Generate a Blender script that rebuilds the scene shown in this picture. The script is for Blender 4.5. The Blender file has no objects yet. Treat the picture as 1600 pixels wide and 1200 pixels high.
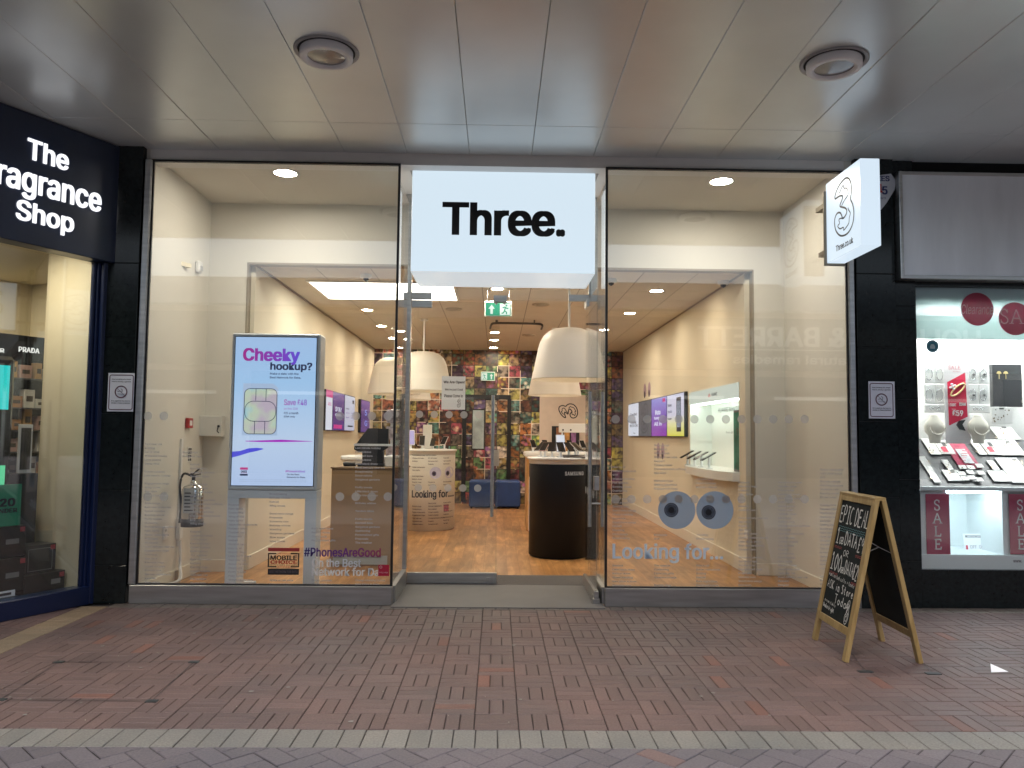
import bpy, math, random, os
from mathutils import Vector, Matrix
random.seed(7)
V = Vector
SC = bpy.context.scene
R_ = math.radians
# ------------------------------------------------------------------ camera
H = 1.45; FPX = 1230.0
yaw, pit, rol = R_(1.07), R_(3.72), R_(0.6)
fw = V((math.sin(yaw)*math.cos(pit), math.cos(yaw)*math.cos(pit), math.sin(pit)))
r0 = V((math.cos(yaw), -math.sin(yaw), 0)); u0 = r0.cross(fw)
rt = r0*math.cos(rol) + u0*math.sin(rol); up = rt.cross(fw)
cd = bpy.data.cameras.new('camera'); cam = bpy.data.objects.new('camera', cd)
SC.collection.objects.link(cam); SC.camera = cam
cam.matrix_world = Matrix(((rt.x, up.x, -fw.x, 0), (rt.y, up.y, -fw.y, 0), (rt.z, up.z, -fw.z, H), (0, 0, 0, 1)))
cd.sensor_width = 36; cd.lens = FPX/1600*36; cd.clip_end = 400; cd.clip_start = .05
# ------------------------------------------------------------------ world, sun, exposure
SUN_EL, SUN_AZ = R_(62), R_(188)
w = bpy.data.worlds.new("World"); SC.world = w; w.use_nodes = True
nt = w.node_tree; sky = nt.nodes.new('ShaderNodeTexSky'); sky.sky_type = 'NISHITA'; sky.sun_disc = False
sky.sun_elevation = SUN_EL; sky.sun_rotation = SUN_AZ; sky.dust_density = 4; sky.air_density = 1.2
nt.links.new(sky.outputs[0], nt.nodes['Background'].inputs[0]); nt.nodes['Background'].inputs[1].default_value = 0.15
sl = bpy.data.lights.new('sun', 'SUN'); sl.energy = .95; sl.angle = R_(55); sl.color = (1, .96, .9)
so = bpy.data.objects.new('sun', sl); SC.collection.objects.link(so)
sd = V((math.sin(SUN_AZ)*math.cos(SUN_EL), math.cos(SUN_AZ)*math.cos(SUN_EL), math.sin(SUN_EL)))
so.rotation_euler = sd.to_track_quat('Z', 'Y').to_euler()
SC.view_settings.view_transform = 'Standard'; SC.view_settings.look = 'None'
SC.view_settings.exposure = 0.5; SC.view_settings.gamma = 1
SC.cycles.max_bounces = 10; SC.cycles.transparent_max_bounces = 40; SC.cycles.diffuse_bounces = 5
SC.cycles.glossy_bounces = 4; SC.cycles.sample_clamp_indirect = 6; SC.cycles.use_denoising = True
SC.cycles.caustics_reflective = False; SC.cycles.caustics_refractive = False

# ------------------------------------------------------------------ planes and pixel rays (1600 x 1200)
class PL:
    def __init__(s, O, R, U=(0, 0, 1)):
        s.O = V(O); s.R = V(R).normalized(); s.U = V(U).normalized(); s.N = s.R.cross(s.U)   # N points at the viewer
    def off(s, d): return PL(s.O + s.N*d, s.R, s.U)
def PY(y): return PL((0, y, 0), (1, 0, 0))             # faces -Y
def PXr(x): return PL((x, 0, 0), (0, -1, 0))           # faces -X (walls on the right)
def PXl(x): return PL((x, 0, 0), (0, 1, 0))            # faces +X (walls on the left)
def PZ(z): return PL((0, 0, z), (1, 0, 0), (0, 1, 0))
def hit(px, py, pl):
    d = fw + rt*((px-800)/FPX) - up*((py-600)/FPX)
    t = (pl.O - V((0, 0, H))).dot(pl.N)/d.dot(pl.N)
    return V((0, 0, H)) + d*t

# ------------------------------------------------------------------ materials
MATS = {}
def newmat(name):
    m = bpy.data.materials.new(name); m.use_nodes = True
    return m, m.node_tree, m.node_tree.nodes['Principled BSDF']
def pm(name, col, rough=.5, metal=0., var=.06, scale=5., bump=0., bscale=60., spec=.5, emis=None, es=0., coat=0., alpha=None, aniso=None):
    if name in MATS: return MATS[name]
    m, t, b = newmat(name); N = t.nodes; L = t.links
    b.inputs['Roughness'].default_value = rough; b.inputs['Metallic'].default_value = metal
    b.inputs['Specular IOR Level'].default_value = spec; b.inputs['Coat Weight'].default_value = coat
    tc = N.new('ShaderNodeTexCoord')
    nz = N.new('ShaderNodeTexNoise'); nz.inputs['Scale'].default_value = scale; nz.inputs['Detail'].default_value = 5
    mp = N.new('ShaderNodeMapping')
    if aniso: mp.inputs['Scale'].default_value = aniso
    L.new(tc.outputs['Object'], mp.inputs[0]); L.new(mp.outputs[0], nz.inputs['Vector'])
    cr = N.new('ShaderNodeValToRGB'); c = V(col)
    cr.color_ramp.elements[0].position = .3; cr.color_ramp.elements[1].position = .7
    cr.color_ramp.elements[0].color = (*(c*(1-var)), 1); cr.color_ramp.elements[1].color = (*(c*(1+var)), 1)
    L.new(nz.outputs[0], cr.inputs[0]); L.new(cr.outputs[0], b.inputs['Base Color'])
    mr = N.new('ShaderNodeMapRange'); mr.inputs[3].default_value = max(.02, rough*.82); mr.inputs[4].default_value = min(1, rough*1.18)
    L.new(nz.outputs[0], mr.inputs[0]); L.new(mr.outputs[0], b.inputs['Roughness'])
    if bump:
        n2 = N.new('ShaderNodeTexNoise'); n2.inputs['Scale'].default_value = bscale; n2.inputs['Detail'].default_value = 4
        bp = N.new('ShaderNodeBump'); bp.inputs['Strength'].default_value = bump; bp.inputs['Distance'].default_value = .01
        L.new(mp.outputs[0], n2.inputs['Vector']); L.new(n2.outputs[0], bp.inputs['Height']); L.new(bp.outputs[0], b.inputs['Normal'])
    if emis:
        b.inputs['Emission Color'].default_value = (*emis, 1); b.inputs['Emission Strength'].default_value = es
    if alpha is not None: b.inputs['Alpha'].default_value = alpha
    MATS[name] = m
    return m
def em(name, col, s=1.):
    s *= .70 if s < 3 else 2.1
    return pm(name, (.08*min(1,col[0]), .08*min(1,col[1]), .08*min(1,col[2])), .3, emis=col, es=s, var=.01)
def glassmat(name, tint=(.93, .965, .95), f0=.04):
    m, t, b = newmat(name); N = t.nodes; L = t.links; N.remove(b)
    out = N['Material Output']; tr = N.new('ShaderNodeBsdfTransparent'); tr.inputs[0].default_value = (*tint, 1)
    gl = N.new('ShaderNodeBsdfGlossy'); gl.inputs['Roughness'].default_value = .0; gl.inputs[0].default_value = (1, 1, 1, 1)
    lw = N.new('ShaderNodeLayerWeight'); lw.inputs[0].default_value = .5
    p = N.new('ShaderNodeMath'); p.operation = 'POWER'; p.inputs[1].default_value = 5
    q = N.new('ShaderNodeMath'); q.operation = 'MULTIPLY_ADD'; q.inputs[1].default_value = 1-f0; q.inputs[2].default_value = f0
    mx = N.new('ShaderNodeMixShader')
    L.new(lw.outputs['Facing'], p.inputs[0]); L.new(p.outputs[0], q.inputs[0]); L.new(q.outputs[0], mx.inputs[0])
    L.new(tr.outputs[0], mx.inputs[1]); L.new(gl.outputs[0], mx.inputs[2]); L.new(mx.outputs[0], out.inputs[0])
    return m
def vinyl(name, col, opacity):
    m, t, b = newmat(name); N = t.nodes; L = t.links
    out = N['Material Output']; b.inputs['Base Color'].default_value = (*col, 1); b.inputs['Roughness'].default_value = .6
    tl = N.new('ShaderNodeBsdfTranslucent'); tl.inputs[0].default_value = (*col, 1)
    m1 = N.new('ShaderNodeMixShader'); m1.inputs[0].default_value = .45
    tr = N.new('ShaderNodeBsdfTransparent'); m2 = N.new('ShaderNodeMixShader'); m2.inputs[0].default_value = opacity
    L.new(b.outputs[0], m1.inputs[1]); L.new(tl.outputs[0], m1.inputs[2])
    L.new(tr.outputs[0], m2.inputs[1]); L.new(m1.outputs[0], m2.inputs[2]); L.new(m2.outputs[0], out.inputs[0])
    return m
def brickmat(name, c1, c2, joint=False):
    m, t, b = newmat(name); N = t.nodes; L = t.links
    at_ = N.new('ShaderNodeAttribute'); at_.attribute_name = 'Col'
    tc = N.new('ShaderNodeTexCoord'); nz = N.new('ShaderNodeTexNoise'); nz.inputs['Scale'].default_value = 1.3; nz.inputs['Detail'].default_value = 6
    n2 = N.new('ShaderNodeTexNoise'); n2.inputs['Scale'].default_value = 90; n2.inputs['Detail'].default_value = 4
    L.new(tc.outputs['Object'], nz.inputs['Vector']); L.new(tc.outputs['Object'], n2.inputs['Vector'])
    r1 = N.new('ShaderNodeValToRGB'); r1.color_ramp.elements[0].position = .35; r1.color_ramp.elements[1].position = .7
    r1.color_ramp.elements[0].color = (*c1, 1); r1.color_ramp.elements[1].color = (*c2, 1)
    r2 = N.new('ShaderNodeValToRGB'); r2.color_ramp.elements[0].position = .3; r2.color_ramp.elements[1].position = .75
    r2.color_ramp.elements[0].color = (.72, .72, .72, 1); r2.color_ramp.elements[1].color = (1.12, 1.12, 1.12, 1)
    L.new(nz.outputs[0], r1.inputs[0]); L.new(n2.outputs[0], r2.inputs[0])
    a = N.new('ShaderNodeMix'); a.data_type = 'RGBA'; a.blend_type = 'MULTIPLY'; a.inputs[0].default_value = 1
    c = N.new('ShaderNodeMix'); c.data_type = 'RGBA'; c.blend_type = 'MULTIPLY'; c.inputs[0].default_value = 1
    L.new(at_.outputs['Color'], a.inputs[6]); L.new(r1.outputs[0], a.inputs[7])
    L.new(a.outputs[2], c.inputs[6]); L.new(r2.outputs[0], c.inputs[7]); L.new(c.outputs[2], b.inputs['Base Color'])
    b.inputs['Roughness'].default_value = .62
    mr = N.new('ShaderNodeMapRange'); mr.inputs[3].default_value = .4; mr.inputs[4].default_value = .85
    L.new(nz.outputs[0], mr.inputs[0]); L.new(mr.outputs[0], b.inputs['Roughness'])
    bp = N.new('ShaderNodeBump'); bp.inputs['Strength'].default_value = .35; bp.inputs['Distance'].default_value = .004
    L.new(n2.outputs[0], bp.inputs['Height']); L.new(bp.outputs[0], b.inputs['Normal'])
    return m
def woodmat(name, c1, c2, c3, planks=False, scale=1.):
    m, t, b = newmat(name); N = t.nodes; L = t.links
    tc = N.new('ShaderNodeTexCoord'); mp = N.new('ShaderNodeMapping')
    mp.inputs['Scale'].default_value = (9*scale, 1.1*scale, 9*scale) if planks else (14, 14, 1.6)
    L.new(tc.outputs['Object'], mp.inputs[0])
    nz = N.new('ShaderNodeTexNoise'); nz.inputs['Scale'].default_value = 1.6; nz.inputs['Detail'].default_value = 8; nz.inputs['Distortion'].default_value = .8
    L.new(mp.outputs[0], nz.inputs['Vector'])
    cr = N.new('ShaderNodeValToRGB'); e = cr.color_ramp.elements; e[0].position = .28; e[0].color = (*c1, 1); e[1].position = .72; e[1].color = (*c3, 1)
    k = e.new(.5); k.color = (*c2, 1)
    L.new(nz.outputs[0], cr.inputs[0]); L.new(cr.outputs[0], b.inputs['Base Color'])
    b.inputs['Roughness'].default_value = .38
    if planks:
        sw = N.new('ShaderNodeMapping'); sw.inputs['Rotation'].default_value = (0, 0, R_(90)); L.new(tc.outputs['Object'], sw.inputs[0])
        br = N.new('ShaderNodeTexBrick'); br.inputs['Scale'].default_value = 1; br.inputs['Brick Width'].default_value = 1.1; br.inputs['Row Height'].default_value = .13
        br.inputs['Mortar Size'].default_value = .0016; br.inputs['Color1'].default_value = (.72, .72, .72, 1); br.inputs['Color2'].default_value = (1.15, 1.12, 1.1, 1)
        br.inputs['Mortar'].default_value = (.45, .4, .35, 1); L.new(sw.outputs[0], br.inputs['Vector'])
        big = N.new('ShaderNodeTexNoise'); big.inputs['Scale'].default_value = 2.2; big.inputs['Detail'].default_value = 3; L.new(tc.outputs['Object'], big.inputs['Vector'])
        r2 = N.new('ShaderNodeValToRGB'); r2.color_ramp.elements[0].position = .35; r2.color_ramp.elements[1].position = .7
        r2.color_ramp.elements[0].color = (.8, .78, .74, 1); r2.color_ramp.elements[1].color = (1.12, 1.12, 1.1, 1); L.new(big.outputs[0], r2.inputs[0])
        x = N.new('ShaderNodeMix'); x.data_type = 'RGBA'; x.blend_type = 'MULTIPLY'; x.inputs[0].default_value = 1
        y = N.new('ShaderNodeMix'); y.data_type = 'RGBA'; y.blend_type = 'MULTIPLY'; y.inputs[0].default_value = 1
        L.new(cr.outputs[0], x.inputs[6]); L.new(br.outputs[0], x.inputs[7]); L.new(x.outputs[2], y.inputs[6]); L.new(r2.outputs[0], y.inputs[7])
        L.new(y.outputs[2], b.inputs['Base Color'])
    return m
def mosaicmat(name, pitch, scl=2.2, sat=1.15, line=(.8, .7, .58)):
    # a wall papered with small square photographs, each of another subject
    m, t, b = newmat(name); N = t.nodes; L = t.links
    tc = N.new('ShaderNodeTexCoord'); sp = N.new('ShaderNodeSeparateXYZ'); L.new(tc.outputs['Object'], sp.inputs[0])
    def mth(op, a, bb=None, c=None):
        n = N.new('ShaderNodeMath'); n.operation = op
        for i, q in enumerate((a, bb, c)):
            if q is None: continue
            if isinstance(q, (int, float)): n.inputs[i].default_value = q
            else: L.new(q, n.inputs[i])
        return n.outputs[0]
    u = mth('DIVIDE', sp.outputs[0], pitch); v = mth('DIVIDE', sp.outputs[2], pitch)
    fu = mth('FLOOR', u); fv = mth('FLOOR', v); ru = mth('FRACT', u); rv = mth('FRACT', v)
    cb = N.new('ShaderNodeCombineXYZ'); L.new(fu, cb.inputs[0]); L.new(fv, cb.inputs[1])
    wn = N.new('ShaderNodeTexWhiteNoise'); wn.noise_dimensions = '3D'; L.new(cb.outputs[0], wn.inputs['Vector'])
    ws = N.new('ShaderNodeSeparateXYZ'); L.new(wn.outputs['Color'], ws.inputs[0])
    cp = N.new('ShaderNodeCombineXYZ'); L.new(ru, cp.inputs[0]); L.new(rv, cp.inputs[1]); L.new(mth('MULTIPLY', wn.outputs['Value'], 97.), cp.inputs[2])
    nz = N.new('ShaderNodeTexNoise'); nz.inputs['Scale'].default_value = scl; nz.inputs['Detail'].default_value = 2; nz.inputs['Distortion'].default_value = .5
    L.new(cp.outputs[0], nz.inputs['Vector'])
    vo = N.new('ShaderNodeTexVoronoi'); vo.inputs['Scale'].default_value = 2.3; L.new(cp.outputs[0], vo.inputs['Vector'])
    hr = N.new('ShaderNodeValToRGB'); e = hr.color_ramp.elements; hr.color_ramp.interpolation = 'CONSTANT'
    pal = [tuple(.74*x+.025 for x in q_) for q_ in [(.55, .2, .04), (.45, .05, .1), (.5, .35, .1), (.3, .1, .35), (.12, .3, .1), (.6, .42, .22), (.1, .32, .3), (.7, .25, .05), (.42, .12, .06), (.55, .5, .12), (.16, .1, .3), (.6, .5, .4)]]
    e[0].color = (*pal[0], 1); e[1].position = 1/12; e[1].color = (*pal[1], 1)
    for i in range(2, 12): k = e.new(i/12); k.color = (*pal[i], 1)
    L.new(ws.outputs[0], hr.inputs[0])
    h2 = N.new('ShaderNodeValToRGB'); e = h2.color_ramp.elements; h2.color_ramp.interpolation = 'CONSTANT'
    e[0].color = (.75, .6, .4, 1); e[1].position = .3; e[1].color = (.65, .12, .1, 1)
    k = e.new(.45); k.color = (.75, .7, .12, 1); k = e.new(.6); k.color = (.8, .75, .65, 1); k = e.new(.8); k.color = (.5, .15, .4, 1); k = e.new(.9); k.color = (.15, .45, .35, 1)
    L.new(ws.outputs[1], h2.inputs[0])
    lo = N.new('ShaderNodeMapRange'); lo.inputs[1].default_value = .36; lo.inputs[2].default_value = .66; L.new(nz.outputs[0], lo.inputs[0])
    hi = N.new('ShaderNodeMapRange'); hi.inputs[1].default_value = .5; hi.inputs[2].default_value = .1; L.new(vo.outputs[0], hi.inputs[0])
    m1 = N.new('ShaderNodeMix'); m1.data_type = 'RGBA'; m1.inputs[6].default_value = (.02, .015, .015, 1); L.new(lo.outputs[0], m1.inputs[0]); L.new(hr.outputs[0], m1.inputs[7])
    m2 = N.new('ShaderNodeMix'); m2.data_type = 'RGBA'; L.new(mth('MULTIPLY', hi.outputs[0], ws.outputs[2]), m2.inputs[0]); L.new(m1.outputs[2], m2.inputs[6]); L.new(h2.outputs[0], m2.inputs[7])
    mv = N.new('ShaderNodeMix'); mv.data_type = 'RGBA'; mv.blend_type = 'MULTIPLY'; mv.inputs[0].default_value = 1
    vr = N.new('ShaderNodeMapRange'); vr.inputs[3].default_value = .22; vr.inputs[4].default_value = 1.5; L.new(mth('FRACT', mth('MULTIPLY', wn.outputs['Value'], 7.31)), vr.inputs[0])
    L.new(m2.outputs[2], mv.inputs[6]); L.new(vr.outputs[0], mv.inputs[7]); m2 = mv
    eu = mth('ABSOLUTE', mth('SUBTRACT', ru, .5)); ev = mth('ABSOLUTE', mth('SUBTRACT', rv, .5)); mxx = mth('MAXIMUM', eu, ev)
    g = mth('GREATER_THAN', mxx, .474)
    lc = N.new('ShaderNodeMix'); lc.data_type = 'RGBA'; lc.inputs[6].default_value = (.03, .02, .02, 1); lc.inputs[7].default_value = (*line, 1)
    nl = N.new('ShaderNodeTexNoise'); nl.inputs['Scale'].default_value = .9; L.new(tc.outputs['Object'], nl.inputs['Vector'])
    L.new(mth('GREATER_THAN', nl.outputs[0], .5), lc.inputs[0])
    m3 = N.new('ShaderNodeMix'); m3.data_type = 'RGBA'; L.new(g, m3.inputs[0]); L.new(m2.outputs[2], m3.inputs[6]); L.new(lc.outputs[2], m3.inputs[7])
    L.new(m3.outputs[2], b.inputs['Base Color']); b.inputs['Roughness'].default_value = .4
    return m

# ------------------------------------------------------------------ mesh builder
FD = bpy.utils.system_resource('DATAFILES', path='fonts') or ''
def _font(n):
    try: return bpy.data.fonts.load(os.path.join(FD, n))
    except Exception: return None
F_SANS = _font('Inter.woff2'); F_MONO = _font('DejaVuSansMono.woff2')
_tc = {}
def textmesh(body, bold=0., res=3, space=1., line=1., shear=0., font=None):
    k = (body, bold, res, space, line, shear, font)
    if k in _tc: return _tc[k]
    heavy = bold >= .015
    c = bpy.data.curves.new('lettering', 'FONT'); c.body = body; c.resolution_u = min(res, 4); c.offset = 0 if heavy else bold*1.7
    c.space_character = space; c.space_line = line; c.shear = shear
    f = F_MONO if font == 'mono' else F_SANS
    if f: c.font = f
    o = bpy.data.objects.new('lettering', c); m = bpy.data.meshes.new_from_object(o)
    r = ([tuple(v.co) for v in m.vertices], [tuple(p.vertices) for p in m.polygons])
    if heavy:      # a heavier weight: the outline repeated a hair apart, each copy a hair prouder
        V0, F0 = r; r = ([], [])
        for q, (dx, dy) in enumerate(((0, 0), (bold, bold*.5), (-bold, bold*.5), (bold, -bold*.5), (-bold, -bold*.5))):
            n = len(r[0]); r[0].extend((x+dx, y+dy, .0012*q) for x, y, z in V0); r[1].extend(tuple(i+n for i in f) for f in F0)
    bpy.data.objects.remove(o); bpy.data.meshes.remove(m); bpy.data.curves.remove(c); _tc[k] = r
    return r
class MB:
    def __init__(s): s.v = []; s.f = []; s.m = []; s.mi = 0; s.sm = []; s.smooth = False; s.cols = None
    def add(s, vs, fs):
        o = len(s.v); s.v += [tuple(x) for x in vs]; s.f += [tuple(i+o for i in f) for f in fs]
        s.m += [s.mi]*len(fs); s.sm += [s.smooth]*len(fs); return s
    def box(s, x0, x1, y0, y1, z0, z1, bev=0.):
        if x0 > x1: x0, x1 = x1, x0
        if y0 > y1: y0, y1 = y1, y0
        if z0 > z1: z0, z1 = z1, z0
        return s.obox(V(((x0+x1)/2, (y0+y1)/2, (z0+z1)/2)), (1, 0, 0), (0, 1, 0), (0, 0, 1), (x1-x0)/2, (y1-y0)/2, (z1-z0)/2, bev)
    def obox(s, c, a, b, d, ha, hb, hc, bev=0.):
        c = V(c); a = V(a); b = V(b); d = V(d); bev = min(bev, ha*.9, hb*.9, hc*.9)
        if bev <= 0:
            P = [c + a*(i*ha) + b*(j*hb) + d*(k*hc) for k in (-1, 1) for j in (-1, 1) for i in (-1, 1)]
            return s.add(P, [(0, 2, 3, 1), (4, 5, 7, 6), (0, 1, 5, 4), (2, 6, 7, 3), (0, 4, 6, 2), (1, 3, 7, 5)])
        P = []; ix = {}
        for k in (-1, 1):
            for j in (-1, 1):
                for i in (-1, 1):
                    for ax in range(3):
                        o = [i*(ha-bev), j*(hb-bev), k*(hc-bev)]; o[ax] = (i*ha, j*hb, k*hc)[ax]
                        ix[(i, j, k, ax)] = len(P); P.append(c + a*o[0] + b*o[1] + d*o[2])
        F = []
        for sg in (-1, 1):
            F.append([ix[(sg, j, k, 0)] for j, k in ((-1, -1), (1, -1), (1, 1), (-1, 1))][::sg])
            F.append([ix[(i, sg, k, 1)] for i, k in ((-1, -1), (-1, 1), (1, 1), (1, -1))][::sg])
            F.append([ix[(i, j, sg, 2)] for i, j in ((-1, -1), (1, -1), (1, 1), (-1, 1))][::sg])
        for p in (-1, 1):
            for q in (-1, 1):
                F.append([ix[(-1, p, q, 1)], ix[(1, p, q, 1)], ix[(1, p, q, 2)], ix[(-1, p, q, 2)]][::-p*q])
                F.append([ix[(p, -1, q, 0)], ix[(p, 1, q, 0)], ix[(p, 1, q, 2)], ix[(p, -1, q, 2)]][::p*q])
                F.append([ix[(p, q, -1, 0)], ix[(p, q, 1, 0)], ix[(p, q, 1, 1)], ix[(p, q, -1, 1)]][::-p*q])
                for r in (-1, 1): F.append([ix[(p, q, r, 0)], ix[(p, q, r, 1)], ix[(p, q, r, 2)]][::p*q*r])
        return s.add(P, F)
    def bar(s, p, q, w, h, side=None, bev=0.):
        p = V(p); q = V(q); d = (q-p).normalized(); sd_ = V(side) if side is not None else (V((0, 0, 1)) if abs(d.z) < .9 else V((1, 0, 0)))
        a = sd_.cross(d).normalized(); b = d.cross(a)
        return s.obox((p+q)/2, a, b, d, w/2, h/2, (q-p).length/2, bev)
    def cyl(s, p, q, r, r2=None, n=20, caps=True):
        p = V(p); q = V(q); d = (q-p).normalized(); a = (V((0, 0, 1)) if abs(d.z) < .9 else V((1, 0, 0))).cross(d).normalized(); b = d.cross(a)
        r2 = r if r2 is None else r2
        P = [p + (a*math.cos(t)+b*math.sin(t))*r for t in [2*math.pi*i/n for i in range(n)]] + [q + (a*math.cos(t)+b*math.sin(t))*r2 for t in [2*math.pi*i/n for i in range(n)]]
        sm = s.smooth; s.smooth = True; s.add(P, [(i, (i+1) % n, n+(i+1) % n, n+i) for i in range(n)]); s.smooth = False
        if caps: s.add(P, [tuple(range(n))[::-1], tuple(range(n, 2*n))])
        s.smooth = sm; return s
    def lathe(s, c, prof, n=32, a0=0, a1=360, sx=1., sy=1.):
        c = V(c); full = a1-a0 >= 359.9; k = n if full else n+1; P = []
        for r, z in prof:
            for i in range(k):
                t = R_(a0 + (a1-a0)*i/n); P.append(c + V((r*math.cos(t)*sx, r*math.sin(t)*sy, z)))
        F = []
        for j in range(len(prof)-1):
            for i in range(n):
                i2 = (i+1) % k; F.append((j*k+i, j*k+i2, (j+1)*k+i2, (j+1)*k+i))
        sm = s.smooth; s.smooth = True; s.add(P, F); s.smooth = sm; return s
    def tube(s, pts, r, n=8, closed=False):
        pts = [V(p) for p in pts]; m = len(pts); P = []
        for i, p in enumerate(pts):
            a = pts[i-1] if (i or closed) else p; b = pts[(i+1) % m] if (i < m-1 or closed) else p
            d = (b-a).normalized(); x = (V((0, 0, 1)) if abs(d.z) < .95 else V((1, 0, 0))).cross(d).normalized(); y = d.cross(x)
            P += [p + (x*math.cos(2*math.pi*k/n)+y*math.sin(2*math.pi*k/n))*r for k in range(n)]
        F = [(i*n+k, i*n+(k+1) % n, ((i+1) % m)*n+(k+1) % n, ((i+1) % m)*n+k) for i in range(m if closed else m-1) for k in range(n)]
        sm = s.smooth; s.smooth = True; s.add(P, F); s.smooth = sm; return s
    def quad(s, a, b, c, d): return s.add([a, b, c, d], [(0, 1, 2, 3)])
    def poly(s, pts): return s.add(pts, [tuple(range(len(pts)))])
    def prism(s, pts, off):
        off = V(off); n = len(pts); P = [V(p) for p in pts] + [V(p)+off for p in pts]
        return s.add(P, [tuple(range(n)), tuple(range(n, 2*n))[::-1]] + [(i, (i+1) % n, n+(i+1) % n, n+i)[::-1] for i in range(n)])
    def disc(s, pl, c, r, n=28, ry=None):
        c = V(c); ry = ry or r
        return s.poly([c + pl.R*(r*math.cos(2*math.pi*i/n)) + pl.U*(ry*math.sin(2*math.pi*i/n)) for i in range(n)])
    def ring(s, pl, c, r1, r2, n=28):
        c = V(c); P = [c + pl.R*(r*math.cos(2*math.pi*i/n)) + pl.U*(r*math.sin(2*math.pi*i/n)) for r in (r1, r2) for i in range(n)]
        return s.add(P, [(i, (i+1) % n, n+(i+1) % n, n+i) for i in range(n)])
    def ribbon(s, pts, wd, nrm, closed=False):
        pts = [V(p) for p in pts]; m = len(pts); P = []
        for i, p in enumerate(pts):
            a = pts[i-1] if (i or closed) else p; b = pts[(i+1) % m] if (i < m-1 or closed) else p
            x = (b-a).normalized().cross(nrm).normalized()*wd/2; P += [p-x, p+x]
        return s.add(P, [(2*i, 2*i+1, 2*((i+1) % m)+1, 2*((i+1) % m)) for i in range(m if closed else m-1)])
    def text(s, body, O, pl, size, bold=0., res=2, ext=0., align='l', space=1., line=1., sx=1., shear=0., font=None):
        vs, fs = textmesh(body, bold, res, space, line, shear, font)
        if not vs: return s
        x0 = min(v[0] for v in vs); x1 = max(v[0] for v in vs); dx = {'l': -x0, 'c': -(x0+x1)/2, 'r': -x1}[align]
        return s._txt([V(O) + pl.R*((v[0]+dx)*size*sx) + pl.U*(v[1]*size) + pl.N*(v[2]*size) for v in vs], fs, pl, ext)
    def _txt(s, P, fs, pl, ext):
        if ext <= 0: return s.add(P, fs)
        n = len(P); cnt = {}
        for f in fs:
            for i in range(len(f)): cnt[(f[i], f[(i+1) % len(f)])] = 1
        F = [tuple(i+n for i in f) for f in fs]
        F += [(a, b, b+n, a+n) for (a, b) in cnt if (b, a) not in cnt]
        return s.add(P + [p + pl.N*ext for p in P], F)
    def tfit(s, body, A, B, pl, bold=0., res=3, ext=0., space=1., line=1., shear=0., font=None, k=None):
        # lettering filling the rectangle between two opposite corners A (lower left) and B (upper right)
        vs, fs = textmesh(body, bold, res, space, line, shear, font)
        x0 = min(v[0] for v in vs); x1 = max(v[0] for v in vs); y0 = min(v[1] for v in vs); y1 = max(v[1] for v in vs)
        A = V(A); B = V(B); wd = (B-A).dot(pl.R); ht = (B-A).dot(pl.U)
        return s._txt([A + pl.R*((v[0]-x0)/(x1-x0)*wd) + pl.U*((v[1]-y0)/(y1-y0)*ht) + pl.N*(v[2]*ht) for v in vs], fs, pl, ext)
    def trect(s, body, px0, py0, px1, py1, pl, **kw):
        c0 = hit(px0, (py0+py1)/2, pl); c1 = hit(px1, (py0+py1)/2, pl); t = hit((px0+px1)/2, py0, pl); b = hit((px0+px1)/2, py1, pl); m = hit((px0+px1)/2, (py0+py1)/2, pl)
        A = m + pl.R*((c0-m).dot(pl.R)) + pl.U*((b-m).dot(pl.U)); B = m + pl.R*((c1-m).dot(pl.R)) + pl.U*((t-m).dot(pl.U))
        return s.tfit(body, A, B, pl, **kw)
    def prect(s, px0, py0, px1, py1, pl, th=0., bev=0.):
        # a rectangle on plane pl seen at these pixels, th thick towards the viewer
        m = hit((px0+px1)/2, (py0+py1)/2, pl)
        a0 = (hit(px0, (py0+py1)/2, pl)-m).dot(pl.R); a1 = (hit(px1, (py0+py1)/2, pl)-m).dot(pl.R)
        b0 = (hit((px0+px1)/2, py1, pl)-m).dot(pl.U); b1 = (hit((px0+px1)/2, py0, pl)-m).dot(pl.U)
        return s.rect(m, pl, a0, a1, b0, b1, th, bev)
    def rect(s, m, pl, a0, a1, b0, b1, th=0., bev=0.):
        m = V(m)
        if th == 0:
            return s.quad(m+pl.R*a0+pl.U*b0, m+pl.R*a1+pl.U*b0, m+pl.R*a1+pl.U*b1, m+pl.R*a0+pl.U*b1)
        return s.obox(m + pl.R*((a0+a1)/2) + pl.U*((b0+b1)/2) + pl.N*(th/2), pl.R, pl.U, pl.N, abs(a1-a0)/2, abs(b1-b0)/2, abs(th)/2, bev)

def smoothpts(pts, closed=False, k=5):
    pts = [V(p) for p in pts]; n = len(pts); out = []
    for i in range(n if closed else n-1):
        p0 = pts[i-1] if (i or closed) else pts[0]; p1 = pts[i]; p2 = pts[(i+1) % n]; p3 = pts[(i+2) % n] if (closed or i+2 < n) else pts[-1]
        for j in range(k):
            t = j/k; out.append(.5*((2*p1)+(p2-p0)*t+(2*p0-5*p1+4*p2-p3)*t*t+(3*p1-p0-3*p2+p3)*t**3))
    if not closed: out.append(pts[-1])
    return out

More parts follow.
